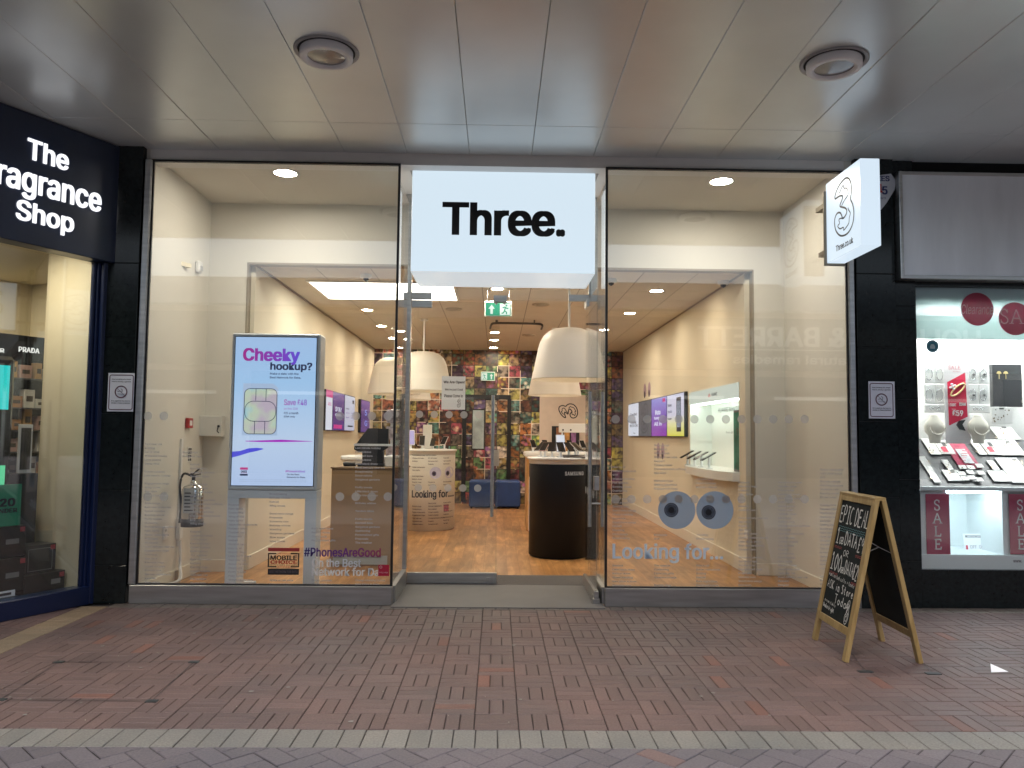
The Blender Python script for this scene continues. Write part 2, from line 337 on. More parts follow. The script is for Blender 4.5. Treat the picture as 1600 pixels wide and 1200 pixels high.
ROOTS = []
SPLIT = {'patch_fitting', 'corner_plate', 'window_side_wall', 'stall_riser', 'foot', 'strip_light', 'handle_fixing', 'door_post', 'window_ceiling', 'shelf', 'hanger', 'stand_leg', 'post', 'stud', 'ring', 'shop_window', 'skirting', 'brooch', 'fascia', 'small_print', 'pocket', 'fixing', 'red_underline'}
def islands(mb):
    par = list(range(len(mb.v)))
    def fnd(i):
        while par[i] != i: par[i] = par[par[i]]; i = par[i]
        return i
    key = {}
    for i, v in enumerate(mb.v):
        k = (round(v[0], 5), round(v[1], 5), round(v[2], 5))
        if k in key: par[fnd(i)] = fnd(key[k])
        else: key[k] = i
    for f in mb.f:
        for j in f[1:]: par[fnd(j)] = fnd(f[0])
    g = {}
    for n, f in enumerate(mb.f): g.setdefault(fnd(f[0]), []).append(n)
    out = []
    for fs in g.values():
        m = MB(); ix = {}
        for n in fs:
            t = []
            for i in mb.f[n]:
                if i not in ix: ix[i] = len(m.v); m.v.append(mb.v[i])
                t.append(ix[i])
            m.f.append(tuple(t)); m.m.append(mb.m[n]); m.sm.append(mb.sm[n])
        out.append(m)
    return out
def link(name, mb, mats, parent=None, label=None):
    if parent is not None and name in SPLIT:
        parts = islands(mb)
        if 1 < len(parts) <= 12:
            for p in parts: o = link1(name, p, mats, parent, label)
            return o
    return link1(name, mb, mats, parent, label)
def link1(name, mb, mats, parent=None, label=None):
    me = bpy.data.meshes.new(name); me.from_pydata(mb.v, [], mb.f)
    if not isinstance(mats, (list, tuple)): mats = [mats]
    for m in mats: me.materials.append(m)
    me.polygons.foreach_set('material_index', mb.m); me.polygons.foreach_set('use_smooth', mb.sm)
    if mb.cols:
        ca = me.color_attributes.new('Col', 'FLOAT_COLOR', 'CORNER'); d = []
        for p in me.polygons: d += list(mb.cols[p.index])*p.loop_total
        ca.data.foreach_set('color', d)
    me.update(); o = bpy.data.objects.new(name, me); SC.collection.objects.link(o)
    if parent: o.parent = parent
    if label: o['label'] = label
    return o
def thing(name, label, cat, group=None, loc=None, rz=0.):
    o = bpy.data.objects.new(name, None); SC.collection.objects.link(o); o.empty_display_size = .1
    o['label'] = label; o['category'] = cat
    if group: o['group'] = group
    if loc is not None: o.location = loc; o.rotation_euler = (0, 0, rz)
    else: ROOTS.append(o)
    return o
def solo(name, mb, mats, label, cat, group=None):
    o = link(name, mb, mats); o['label'] = label; o['category'] = cat
    if group: o['group'] = group
    return o
def structure(name, mb, mats):
    o = link(name, mb, mats); o['kind'] = 'structure'; return o
def kids(o): return [c for c in SC.collection.objects if c.parent == o]
def dup(root, off, label, rz=None):
    m = {}
    def cp(o, par):
        c = o.copy(); SC.collection.objects.link(c)
        if par: c.parent = par
        for ch in kids(o): cp(ch, c)
        return c
    r = cp(root, None); r.location = V(off); r['label'] = label
    if rz is not None: r.rotation_euler = (0, 0, rz)
    return r
def rebase():
    # move every Empty to the base of what it carries
    for r in ROOTS:
        ch = kids(r); pts = []
        def rec(o):
            if o.type == 'MESH': pts.extend([v.co for v in o.data.vertices])
            for c in kids(o): rec(c)
        for c in ch: rec(c)
        if not pts: continue
        xs = [p[0] for p in pts]; ys = [p[1] for p in pts]; zs = [p[2] for p in pts]
        b = V(((min(xs)+max(xs))/2, (min(ys)+max(ys))/2, min(zs))); r.location = b
        for c in ch: c.location = -b
# ------------------------------------------------------------------ shared materials
STEEL = pm('brushed_steel', (.47, .47, .465), .38, 1., .12, 3., bump=.05, bscale=25, aniso=(1, 1, 12))
STEELD = pm('dark_steel', (.13, .13, .13), .35, 1., .1)
TRIMB = pm('black_gasket', (.012, .012, .013), .45)
GLASS = glassmat('window_glass', (.965, .98, .97), .075)
GLASSD = glassmat('door_glass', (.965, .98, .972), .04)
GLASSE = pm('glass_edge', (.03, .06, .05), .15, spec=.7)
WALLW = pm('cream_wall_paint', (.72, .66, .53), .75, var=.03, scale=1.2, bump=.02)
WALLB = pm('pale_wall_paint', (.70, .67, .60), .8, var=.03, scale=1.)
CEILT = pm('ceiling_tile', (.66, .60, .50), .9, var=.03, bump=.15, bscale=90)
WHITE = pm('white_laminate', (.78, .77, .74), .35, var=.02)
WHITEM = pm('white_metal', (.82, .85, .87), .35, var=.03)
BLACK = pm('black_plastic', (.012, .012, .014), .35)
BLACKG = pm('black_gloss', (.01, .01, .012), .12)
PAPER = pm('paper', (.86, .87, .90), .8, var=.02)
INK = pm('ink', (.02, .02, .03), .6)
NAVY = pm('navy_paint', (.006, .014, .055), .32, var=.15, scale=2)
TILEB = pm('black_granite', (.0085, .012, .0125), .14, var=.35, scale=30, bump=.01, spec=.28)
DARKR = pm('dark_recess', (.02, .02, .02), .8)
LAMPW = em('downlight_glow', (1., .83, .63), 108.)
F = 6.83; DPL = 7.75; BK = 8.35; RB = 16.7; CZ = 3.25; WZ = 3.93; XL = -2.62; XR = 2.68
# ------------------------------------------------------------------ paving
def cliptop(P, y1):
    out = []
    for i in range(len(P)):
        p, q = P[i-1], P[i]
        if (p[1] <= y1) != (q[1] <= y1):
            t = (y1-p[1])/(q[1]-p[1]); out.append(tuple(p[k]+(q[k]-p[k])*t for k in range(3)))
        if q[1] <= y1: out.append(q)
    return out
def bricks(name, items, mat, zt=0., ymax=None):
    mb = MB(); mb.cols = []
    for (cx, cy, hx, hy, rot, col) in items:
        c, s_ = math.cos(rot), math.sin(rot); j = .0016; ch = .003; z = zt + random.uniform(-.0011, .0011)
        tx, ty = random.uniform(-.009, .009), random.uniform(-.009, .009)
        P = []
        for (hx_, hy_, dz) in ((hx-j-ch, hy-j-ch, 0), (hx-j, hy-j, -.004)):
            for (a, b) in ((-1, -1), (1, -1), (1, 1), (-1, 1)):
                x, y = a*hx_, b*hy_; P.append((cx+x*c-y*s_, cy+x*s_+y*c, z+dz+x*tx+y*ty))
        if ymax is not None and max(p[1] for p in P) > ymax:
            for f in [(0, 1, 2, 3)] + [(i, 4+i, 4+(i+1) % 4, (i+1) % 4) for i in range(4)]:
                g_ = cliptop([P[i] for i in f], ymax)
                if len(g_) > 2: mb.poly(g_); mb.cols.append((*col, 1))
            continue
        mb.add(P, [(0, 1, 2, 3)] + [(i, 4+i, 4+(i+1) % 4, (i+1) % 4) for i in range(4)]); mb.cols += [(*col, 1)]*5
    return mb
def shade(c, v=.13, red=.04):
    k = 1+random.uniform(-v, v); r = random.random()
    c = V(c)*k
    if r < red: c = V((c.x*1.3, c.y*.95, c.z*.8))
    return tuple(c)
RED = (.136, .089, .084); ROAD = (.135, .122, .138); KERB = (.20, .197, .182); BUFF = (.24, .185, .125)
mb = MB(); mb.quad((-40, -30, -.012), (40, -30, -.012), (40, 30, -.012), (-40, 30, -.012))
structure('ground', mb, pm('ground_bed', (.045, .038, .035), .9, var=.2))
B = .2217; it = []
x = -3.2; i = 0
nx0, nx1 = -1, 62
for iy in range(0, 12):
    for ix in range(nx0, nx1):
        bx = -3.2 + ix*B if ix >= 0 else 0
        if ix < 0: continue
        by = 3.985 + iy*B
        if by+B > 6.655: continue
        for k in range(3):
            col = shade(RED, .13, .02)
            if (ix+iy) % 2: it.append((bx+B*(k+.5)/3, by+B/2, B/6, B/2, random.gauss(0, .006), col))
            else: it.append((bx+B/2, by+B*(k+.5)/3, B/2, B/6, random.gauss(0, .006), col))
PAVM = brickmat('paving_brick', (.70, .72, .75), (1.14, 1.08, 1.02))
structure('pavement', bricks('pavement', it, PAVM), PAVM)
it = []
for iy in range(-6, 12):                       # paving in front of the shop on the left
    for ix in range(0, 34):
        bx = -3.425-B-ix*B; by = 3.985+iy*B
        if iy < 0 or by+B > 6.63+.25: continue
        for k in range(3):
            col = shade(RED, .13, .03)
            if (ix+iy) % 2: it.append((bx+B*(k+.5)/3, by+B/2, B/6, B/2, random.gauss(0, .006), col))
            else: it.append((bx+B/2, by+B*(k+.5)/3, B/2, B/6, random.gauss(0, .006), col))
structure('side_pavement', bricks('p', it, PAVM), PAVM)
it = []
y = 3.985
while y < 6.62: it.append((-3.3125, y+.05, .112, .05, 0, shade(BUFF, .1, 0))); y += .1003
structure('pavement_band', bricks('p', it, PAVM), PAVM)
it = []; x = -3.2
while x < 10: it.append((x+.0535, 6.742, .0535, .088, random.gauss(0, .008), shade((.16, .135, .115), .12, 0))); x += .107
structure('pavement_header', bricks('p', it, PAVM), PAVM)
it = []; x = -11.
while x < 11: it.append((x+.0535, 3.87, .0535, .112, random.gauss(0, .006), shade(KERB, .1, 0))); x += .107
structure('pavement_kerb', bricks('p', it, PAVM), PAVM)
it = []; bl, bw = .205, .1025; hr = R_(45); c_, s_ = math.cos(hr), math.sin(hr)
W1 = bw
for i in range(-90, 90):
    for j in range(-40, 40):
        for (ox, oy, hx, hy) in ((1., .5, 1., .5), (.5, 2., .5, 1.)):
            X0 = (i+2*j+ox)*W1; Y0 = (i-2*j+oy)*W1
            x_, y_ = X0*c_-Y0*s_, X0*s_+Y0*c_
            if abs(x_) < 6.4 and .9 < y_ < 3.85: it.append((x_, y_, hx*W1, hy*W1, hr, shade(ROAD, .12, .02)))
rd = bricks('p', it, PAVM, ymax=3.753)
structure('road', rd, PAVM)
mb = MB(); mb.box(-40, 40, -5, .95, -.011, -.003); mb.box(-40, -6.2, .95, 3.62, -.011, -.003); mb.box(6.2, 40, .95, 3.62, -.011, -.003)
structure('road_surround', mb, pm('road_edging', (.30, .28, .27), .8, var=.15, scale=12, bump=.2))  # ground out of view, made pale to bounce light up onto the canopy
mb = MB(); mb.box(-40, -11.1, 3.7, 7, -.011, -.003); mb.box(10.7, 40, 3.7, 7, -.011, -.003); mb.box(-40, 40, -7, -5, -.011, -.002)
structure('far_pavement', mb, pm('far_paving', (.26, .22, .2), .8, var=.2, scale=9, bump=.2))  # unseen paving, colour raised to send more light to the canopy
# drain cover frame let into the paving
t = thing('inspection_cover', 'square brick filled inspection cover with dark metal edges in the paving at left', 'cover')
c4 = [hit(0, 1093, PZ(.003)), hit(92, 1034, PZ(.003)), hit(303, 1034, PZ(.003)), hit(237, 1095, PZ(.003))]
mb = MB(); mb.ribbon(c4, .007, V((0, 0, 1)), closed=True); link('frame', mb, pm('cover_edge', (.03, .032, .034), .5, .6), t)
mb = MB()
for p in c4:
    q = V(p); mb.box(q.x-.03, q.x+.03, q.y-.018, q.y+.018, -.002, .0045)
link('corner_plate', mb, pm('cover_corner', (.05, .06, .065), .5, .6, var=.3, scale=40), t)
c4 = [hit(1352, 1049, PZ(.003)), hit(1330, 1020, PZ(.003)), hit(1425, 1020, PZ(.003)), hit(1458, 1052, PZ(.003))]
t = thing('inspection_cover', 'scuffed inspection cover edge in the paving under the chalkboard', 'cover')
mb = MB(); mb.ribbon(c4, .006, V((0, 0, 1)), closed=True); link('frame', mb, MATS['cover_edge'], t)
mb = MB()
for p in c4[::3]:
    q = V(p); mb.box(q.x-.045, q.x+.045, q.y-.02, q.y+.02, -.002, .0045)
link('corner_plate', mb, MATS['cover_corner'], t)
# litter
p = hit(1558, 1048, PZ(.01)); mb = MB()
mb.add([p+V((-.05, -.02, -.004)), p+V((.06, -.02, 0)), p+V((-.01, .05, .03)), p+V((.0, -.01, .004))], [(0, 1, 3), (1, 2, 3), (2, 0, 3), (0, 2, 1)])
solo('paper_scrap', mb, PAPER, 'crumpled scrap of white paper on the paving at far right', 'litter')
gum = MB()
for _ in range(46):
    x_, y_ = random.uniform(-3.2, 5), random.uniform(3.9, 6.6); r = random.uniform(.006, .016)
    gum.poly([(x_+r*math.cos(a)*random.uniform(.7, 1.2), y_+r*math.sin(a)*random.uniform(.7, 1.2), .0035) for a in [i*math.pi/4 for i in range(8)]])
gr = MB()
for _ in range(420):
    x_ = random.uniform(-3.4, 6); y_ = random.choice((random.uniform(3.3, 6.8), 6.83-abs(random.gauss(0, .06)))); r = random.uniform(.0015, .005)
    gr.add([(x_-r, y_-r*.6, .001), (x_+r, y_-r, .001), (x_+r*.4, y_+r, .001), (x_, y_, .001+r*1.2)], [(0, 1, 3), (1, 2, 3), (2, 0, 3)])
gq = link('grit', gr, pm('grit', (.22, .2, .17), .9, var=.6, scale=50)); gq['kind'] = 'stuff'
g = link('gum_spots', gum, pm('gum', (.2, .19, .18), .8)); g['kind'] = 'stuff'

# ------------------------------------------------------------------ canopy over the pavement
CAN = pm('canopy_panel', (.68, .715, .715), .30, .3, var=.09, scale=.9, bump=.10, bscale=1.6, spec=.6)
t = thing('canopy', 'wide canopy of satin grey metal panels covering the pavement before the shops', 'canopy')
cp = MB(); CE = 3.68
xs = [-.27+.55*k for k in range(-22, 23)]
for a, b in zip(xs[:-1], xs[1:]):
    z = WZ + random.uniform(0, .002)
    cp.box(a+.0018, b-.0018, CE, 6.17, z, z+.03, .003); cp.box(a+.0015, b-.0015, 6.174, F+.02, z+.001, z+.03, .003)
link('soffit_panel', cp, CAN, t)
mb = MB(); mb.box(-12.4, 12, CE+.05, 9, WZ+.034, WZ+.25); link('deck', mb, DARKR, t)
mb = MB(); mb.box(-12.4, 12, CE-.05, CE-.002, WZ-.004, WZ+.32, .01); link('front_fascia', mb, pm('fascia_grey', (.45, .45, .45), .5), t)
mb = MB(); mb.box(-3.42, 3.3, F+.022, F+.2, 3.83, WZ+.03); mb.box(-.93, .99, F+.2, 8.0, 3.83, WZ+.03); link('head_soffit', mb, pm('head_paint', (.78, .76, .73), .45, var=.03), t)
for n, (px, py, r) in enumerate(((510, 83, .2), (1303, 100, .205))):
    c = hit(px, py+4, PZ(WZ-.03)); c.z = WZ
    t = thing('ceiling_light', ('unlit round recessed light above the left window', 'unlit round recessed light nearest the lit blade sign')[n], 'light', 'round lights in the canopy')
    mb = MB(); mb.lathe(c, [(r*1.05, .0), (r*1.05, -.008), (r*1.0, -.010), (r*.93, -.004), (r*.9, .0)], 40); link('outer_ring', mb, pm('ring_grey', (.34, .34, .34), .4), t)
    mb = MB(); mb.lathe(c, [(r*.93, -.003), (r*.84, -.0035)], 40); link('recess', mb, DARKR, t); mb = MB(); mb.lathe(c, [(r*.85, -.004), (r*.85, -.045), (r*.82, -.052), (r*.62, -.050), (r*.6, -.030)], 40); link('trim_ring', mb, pm('trim_white', (.82, .82, .82), .4), t)
    mb = MB(); mb.lathe(c, [(r*.61, -.036), (r*.3, -.040), (.001, -.042)], 40); link('diffuser', mb, pm('diffuser_glass', (.22, .21, .21), .10, spec=.8), t)

# ------------------------------------------------------------------ shop floor and room
mb = MB(); mb.box(XL-.7, XR+.8, F+.03, 7.7, -.008, .004); mb.box(XL-.7, -.901, 7.7, 8.5, -.008, .0045); mb.box(.941, XR+.8, 7.7, 8.5, -.008, .0045); mb.box(-.9, .94, 8.221, 8.5, -.008, .0048); mb.box(XL-.05, XR+.05, 8.5, RB+.1, -.008, .005)
WOODF = woodmat('oak_boards', (.27, .125, .04), (.40, .20, .07), (.56, .31, .125), planks=True)
structure('shop_floor', mb, WOODF)
mb = MB(); mb.box(-.87, .93, F-.13, 7.70, -.006, .010); structure('floor_step', mb, pm('doorstep_stone', (.15, .142, .135), .75, var=.12, scale=3, bump=.15, bscale=60))
mb = MB(); mb.box(-.90, .94, 7.70, 8.22, -.006, .012); solo('entrance_mat', mb, pm('mat_fibre', (.10, .09, .085), .95, var=.35, scale=160, bump=.6, bscale=300), 'dark grey ribbed entrance mat just inside the glass doors', 'mat')
t = thing('shop_building', 'phone shop unit with cream walls behind glazed front', 'shop')
wl = MB()
wl.box(-3.2, -3.08, F+.02, BK, 0, WZ+.1); wl.box(3.08, 3.2, F+.02, BK, 0, WZ+.1)
link('window_side_wall', wl, WALLB, t)
pw = MB()
pw.box(-3.08, XL-.06, BK, BK+.10, 0, WZ+.1); pw.box(XR+.07, 3.08, BK, BK+.10, 0, WZ+.1); pw.box(XL-.06, XR+.07, BK, BK+.1, 3.26, WZ+.1)
link('partition_wall', pw, WALLB, t)
rv = MB(); rv.box(XL-.06, XL-.045, BK-.006, BK+.12, 0, 3.26); rv.box(XR+.055, XR+.07, BK-.006, BK+.12, 0, 3.26); rv.box(XL-.06, XR+.07, BK-.006, BK+.12, 3.24, 3.26)
link('opening_trim', rv, pm('opening_trim', (.3, .26, .2), .5), t)
mb = MB(); mb.box(-3.1, -.93, F+.03, BK, WZ-.03, WZ+.02); mb.box(.97, 3.1, F+.03, BK, WZ-.03, WZ+.02); mb.box(-.93, .97, DPL+.06, BK, WZ-.03, WZ+.02); link('window_ceiling', mb, WALLB, t)
mb = MB(); mb.box(XL-.045, XL, BK+.1, RB, 0, CZ+.3); link('left_wall', mb, WALLW, t)
mb = MB()
# right wall with an opening for the lit niche
n0, n1, nz0, nz1 = 8.02, 0, 0, 0
PR = PXr(XR)
ny0 = hit(1155, 650, PR).y; ny1 = hit(1078, 650, PR).y; nzb = hit(1110, 728, PR).z-.03; nzt = hit(1155, 597, PR).z
mb.box(XR, XR+.35, BK+.1, ny0, 0, CZ+.3); mb.box(XR, XR+.35, ny1, RB, 0, CZ+.3); mb.box(XR, XR+.35, ny0, ny1, 0, nzb); mb.box(XR, XR+.35, ny0, ny1, nzt, CZ+.3)
link('right_wall', mb, WALLW, t)
mb = MB(); mb.box(XL-.1, XR+.4, RB, RB+.1, 0, CZ+.3); bw_ = link('back_wall', mb, mosaicmat('photo_wallpaper', .2435, 2.4), t)
sk = MB()
sk.box(XL, XL+.018, BK+.12, RB, .004, .15, .004); sk.box(XR-.018, XR, BK+.12, RB, .004, .15, .004)
sk.box(-3.08, -3.062, F+.04, BK, .004, .13, .004); sk.box(3.062, 3.08, F+.04, BK, .004, .13, .004)
sk.box(-3.06, XL-.062, BK-.018, BK, .004, .13, .004); sk.box(XR+.072, 3.06, BK-.018, BK, .004, .13, .004)
link('skirting', sk, pm('skirting_paint', (.74, .69, .58), .4, var=.02), t)
ct = MB(); x = XL+.02
while x < XR-.1:
    y = BK+.12
    while y < RB-.05:
        ct.box(x+.006, min(x+.6, XR)-.006, y+.006, min(y+.6, RB)-.006, CZ, CZ+.02); y += .6
    x += .6
link('ceiling_tile', ct, CEILT, t)
cg = MB(); cg.box(XL-.05, XR+.05, BK+.1, RB, CZ+.004, CZ+.012)
cg.box(XL+.0, XL+.02, BK+.12, RB, CZ-.012, CZ+.004); cg.box(XR-.02, XR, BK+.12, RB, CZ-.012, CZ+.004); link('ceiling_grid', cg, pm('ceiling_grid', (.30, .25, .19), .6), t)
mb = MB(); mb.box(-2.8, 2.9, BK+.13, RB+.1, CZ+.3, CZ+.35); mb.box(-3.3, 3.3, F+.2, BK+.12, WZ+.12, WZ+.17); link('roof_slab', mb, DARKR, t)
# white logo panel on the back wall
t = thing('logo_panel', 'off white wall panel with black outline logo above the right counters', 'wall panel')
mb = MB(); mb.prect(843, 617, 925, 700, PY(RB-.002), .02); link('board', mb, pm('panel_white', (.66, .58, .50), .6), t)
LOGO_O = [(475, 345), (480, 310), (500, 265), (530, 228), (552, 222), (567, 245), (573, 295), (567, 345), (579, 375), (587, 420), (583, 480), (565, 530), (540, 558), (508, 565), (483, 540), (473, 500), (475, 460), (488, 432), (505, 428), (515, 445), (522, 462), (540, 440), (545, 415), (535, 400), (508, 392), (505, 382), (516, 352), (519, 328), (500, 330)]
LOGO_I = [[(500, 312), (522, 265), (528, 282), (545, 282), (552, 305), (550, 325), (532, 352), (514, 386)], [(552, 398), (556, 412), (566, 430), (560, 458), (557, 490), (538, 520), (526, 532), (525, 515), (505, 524), (491, 508), (502, 492), (498, 470), (508, 462), (524, 462)]]
def logo(mb, fn, wd, nrm):
    mb.ribbon(smoothpts([fn(*p) for p in LOGO_O], True, 4), wd, nrm, True)
    for l in LOGO_I: mb.ribbon(smoothpts([fn(*p) for p in l], False, 3), wd*.72, nrm)
pl = PY(RB-.026); lc = hit(888, 642, pl)
mb = MB(); logo(mb, lambda x_, y_: lc + V(((-(y_-395)/345)*-.80*-1*.5*-1, 0, (-(x_-530)/115)*.30*-1)), .022, V((0, -1, 0))); link('logo', mb, INK, t)

# ------------------------------------------------------------------ downlights
def downlight(c, lab, r=.075, mat=LAMPW, grp='round downlights in the shop ceiling'):
    t = thing('downlight', lab, 'downlight', grp)
    mb = MB(); mb.lathe(c, [(r*1.28, .002), (r*1.28, -.006), (r*1.02, -.008), (r*1.0, .0)], 24); link('rim', mb, WHITE, t)
    mb = MB(); mb.poly([V(c)+V((r*math.cos(a), r*math.sin(a), -.004)) for a in [-2*math.pi*i/24 for i in range(24)]]); link('lamp', mb, mat, t)
LAMPD = em('window_downlight_glow', (1., .90, .77), 125.)
for px, py, lab in ((446, 270, 'lit round downlight above the totem in the left window'), (1127, 283, 'lit round downlight high in the right window')):
    downlight(hit(px, py, PZ(WZ-.03)), lab, .10, LAMPD, 'downlights above the window bays')
DLS = [(574, 484), (596, 509), (614, 528), (626, 543), (1026, 454), (984, 489), (944, 515), (777, 451), (773, 519), (772, 531), (771, 543), (912, 521)]
ln = ['nearest of the left row of shop downlights', 'second downlight back in the left row', 'third downlight back in the left row', 'farthest downlight in the left row', 'nearest of the right row of shop downlights', 'second downlight back in the right row', 'third downlight back in the right row', 'downlight just above the hanging exit sign', 'upper of three far downlights under the exit sign', 'middle of three far downlights under the exit sign', 'lowest of three far downlights under the exit sign', 'small far downlight just right of the big pendant rod']
for (px, py), lab in zip(DLS, ln): downlight(hit(px, py, PZ(CZ-.001)), lab)
t = thing('light_panel', 'large bright rectangular light panel in the ceiling near the left window', 'light panel')
a = hit(485, 441, PZ(CZ-.002)); b = hit(514, 466, PZ(CZ-.002)); c = hit(643, 453, PZ(CZ-.002))
x0_, x1_ = a.x, -.55; y1_, y0_ = hit(560, 440, PZ(CZ)).y, hit(560, 466, PZ(CZ)).y
if y0_ > y1_: y0_, y1_ = y1_, y0_
mb = MB(); mb.box(x0_, x1_, y0_, y1_, CZ-.012, CZ-.001); link('diffuser', mb, em('panel_glow', (1., .93, .80), 3.2), t)
mb = MB()
for q in ((x0_-.03, x0_, y0_-.03, y1_+.03), (x1_, x1_+.03, y0_-.03, y1_+.03), (x0_, x1_, y0_-.03, y0_), (x0_, x1_, y1_, y1_+.03)): mb.box(*q, CZ-.015, CZ-.0005)
link('frame', mb, WHITE, t)
t = thing('ceiling_curtain_rail', 'dark curved tube rail hanging under the shop ceiling behind the exit sign', 'rail')
pts = [hit(766, 513, PZ(CZ-.10)), hit(768, 507, PZ(CZ-.07)), hit(774, 505, PZ(CZ-.05)), hit(800, 505, PZ(CZ-.05)), hit(838, 506, PZ(CZ-.05)), hit(847, 508, PZ(CZ-.07)), hit(846, 514, PZ(CZ-.10))]
mb = MB(); mb.tube(smoothpts(pts), .018, 8); link('tube', mb, STEELD, t)
mb = MB(); p = hit(776, 505, PZ(CZ-.05)); mb.cyl((p.x, p.y, CZ-.05), (p.x, p.y, CZ), .02); q = hit(835, 505, PZ(CZ-.05)); mb.cyl((q.x, q.y, CZ-.05), (q.x, q.y, CZ), .012); link('fixing', mb, STEELD, t)
for n, (px, py, lab) in enumerate(((572, 433, 'small dome camera beside the bright ceiling panel'), (1134, 443, 'small dome camera at the top of the right shop wall'), (955, 440, 'small dome camera nearest the right window corner'))):
    c = hit(px, py, PZ(CZ-.03)); c.z = CZ-.001
    if n == 1: c.x = min(c.x, XR-.09)
    t = thing('dome_camera', lab, 'camera', 'ceiling cameras')
    mb = MB(); mb.lathe(c, [(.065, 0), (.065, -.03), (.05, -.045), (.001, -.048)], 20); link('housing', mb, WHITE, t)
    mb = MB(); mb.lathe(c+V((0, 0, -.046)), [(.034, 0), (.028, -.02), (.001, -.034)], 16); link('dome', mb, BLACKG, t)
for n, (px, py, lab) in enumerate(((709, 483, 'flat round ceiling vent between the pendants'), (845, 476, 'flat round ceiling vent right of the exit sign'), (826, 524, 'small far ceiling vent beyond the curved rail'))):
    c = hit(px, py, PZ(CZ-.006)); t = thing('ceiling_vent', lab, 'vent', 'ceiling vents')
    mb = MB(); mb.lathe(c, [(.12, .006), (.12, -.002), (.105, -.012), (.075, -.006)], 24); link('ring', mb, pm('vent_paint', (.45, .4, .32), .5), t)
    mb = MB(); mb.lathe(c, [(.07, -.004), (.06, -.016), (.001, -.018)], 20); link('cap', mb, MATS['vent_paint'], t)

# ------------------------------------------------------------------ glazed front
def dots(mb, pl, pys, pxs, r=.037):
    for py in pys:
        for px in pxs: mb.disc(pl, hit(px, py, pl), r, 18)
VW = vinyl('frosted_vinyl', (.60, .62, .64), .62); VWL = vinyl('list_vinyl', (.52, .53, .56), .95)
VGR = vinyl('grey_vinyl', (.80, .88, .96), .88)
WORDS = """Cushioning|Getting benefited|Good news songs|Birthday wishes|Knitting|Someone new|Food delivery near me|Wedding|Respect|Breadmaking|BTB|Balloon dress|Cocktail bars|GTP|Monogrammed cufflinks|12 red roses|Eternity rings|Fantasy dates|Italian restaurants|German restaurants|Japanese restaurants|Bespoke tailors|New jokes in town|Date night ideas|White or red wine|Handmade cards|Proposals|Cutest couples|Fluffy towels|Personalised gifts|Weekend breaks|Camp sites|Pub quizzes|Running shoes|Netball|Museums|Sports bras|Wing shoes|Tandem bikes|Little black dress|Gorgeous gardens|Matching jumpers|Cheap wedding bands|Best man speeches|How to sit|Diamond rings|Engagement rings|Chess wedding|Fairy lights|Last minute holiday|Love poems|Reservations|Puppies|Romcoms|Taxi near me|I love you gifts|Karaoke|Spa days|Sunrise time|The weather|Slow songs""".split('|')
def wordcol(mb, px, py0, py1, pl, seed, sz=.0285):
    r = random.Random(seed); lh = 6.17; n = int((py1-py0)/lh)
    for i in range(n):
        if r.random() < .06 and i: continue
        y_ = py0 + (i+.8)*lh; mb.text(r.choice(WORDS), hit(px, y_, pl), pl, sz, bold=.0145, res=1, sx=1.22)
def front_window(lab, x0, x1, xi, side):
    t = thing('shop_window', lab, 'window')
    g = MB(); g.box(x0+.02, x1-.02, F, F+.012, .165, 3.815); gl = link('glass_pane', g, GLASS, t)
    g2 = MB(); g2.box(xi-.006, xi+.006, F+.016, DPL-.06, .165, 3.7); link('return_pane', g2, GLASS, t)
    s = MB(); s.box(x0-.035 if side < 0 else x0, x1 if side < 0 else x1+.06, F-.035, F+.05, .0, .155, .004)
    s.box(xi-.03, xi+.03, F+.052, DPL-.04, .0, .15, .004); link('bottom_rail', s, STEEL, t)
    k = MB(); k.box(x0, x1, F-.008, F+.02, .155, .166); k.box(x0, x1, F-.01, F+.022, 3.815, 3.832)
    if side < 0: k.box(x0+.008, x0+.02, F-.004, F+.016, .166, 3.815); k.box(x1-.02, x1+.0, F-.006, F+.018, .166, 3.815)
    else: k.box(x1-.02, x1-.008, F-.004, F+.016, .166, 3.815); k.box(x0, x0+.02, F-.006, F+.018, .166, 3.815)
    link('gasket', k, TRIMB, t)
    j = MB()
    if side < 0: j.box(x0-.055, x0+.008, F-.03, F+.05, .155, 3.832, .01)
    else: j.box(x1-.008, x1+.05, F-.03, F+.05, .155, 3.832, .01)
    link('jamb', j, STEEL, t)
    p = MB(); p.box(xi-.032, xi+.026, DPL-.04, DPL+.05, .15, 3.83, .004); p.box(xi-.05, xi-.034, DPL-.02, DPL+.03, .15, 3.83, .002); link('door_post', p, STEEL, t)
    return t, gl
wlT, wlG = front_window('left shop window lettered with pale word lists, mobile choice badge and hashtag', -3.05, -.875, -.885, -1)
wrT, wrG = front_window('right shop window with two big blue eyeballs and grey lettering', .94, 3.09, .95, 1)
PW = PY(F-.0025)
m = MB()
for px, a, b, s_ in ((226, 690, 925, 1), (285, 703, 720, 2), (297, 722, 925, 3), (357, 785, 925, 6), (421, 768, 852, 7), (421, 903, 926, 8), (487, 822, 852, 9), (487, 903, 926, 10), (555, 690, 852, 11), (555, 903, 926, 12)): wordcol(m, px, a, b, PW, s_)
link('word_list', m, VWL, wlT)
m = MB(); dots(m, PW, (650, 776), [231, 256] + [531+25*k for k in range(4)]); link('marker_dots', m, VW, wlT)
hm = bpy.data.materials.new('hashtag_vinyl'); hm.use_nodes = True
N = hm.node_tree.nodes; L = hm.node_tree.links; tc = N.new('ShaderNodeTexCoord'); sx_ = N.new('ShaderNodeSeparateXYZ'); mr = N.new('ShaderNodeMapRange'); cr = N.new('ShaderNodeValToRGB')
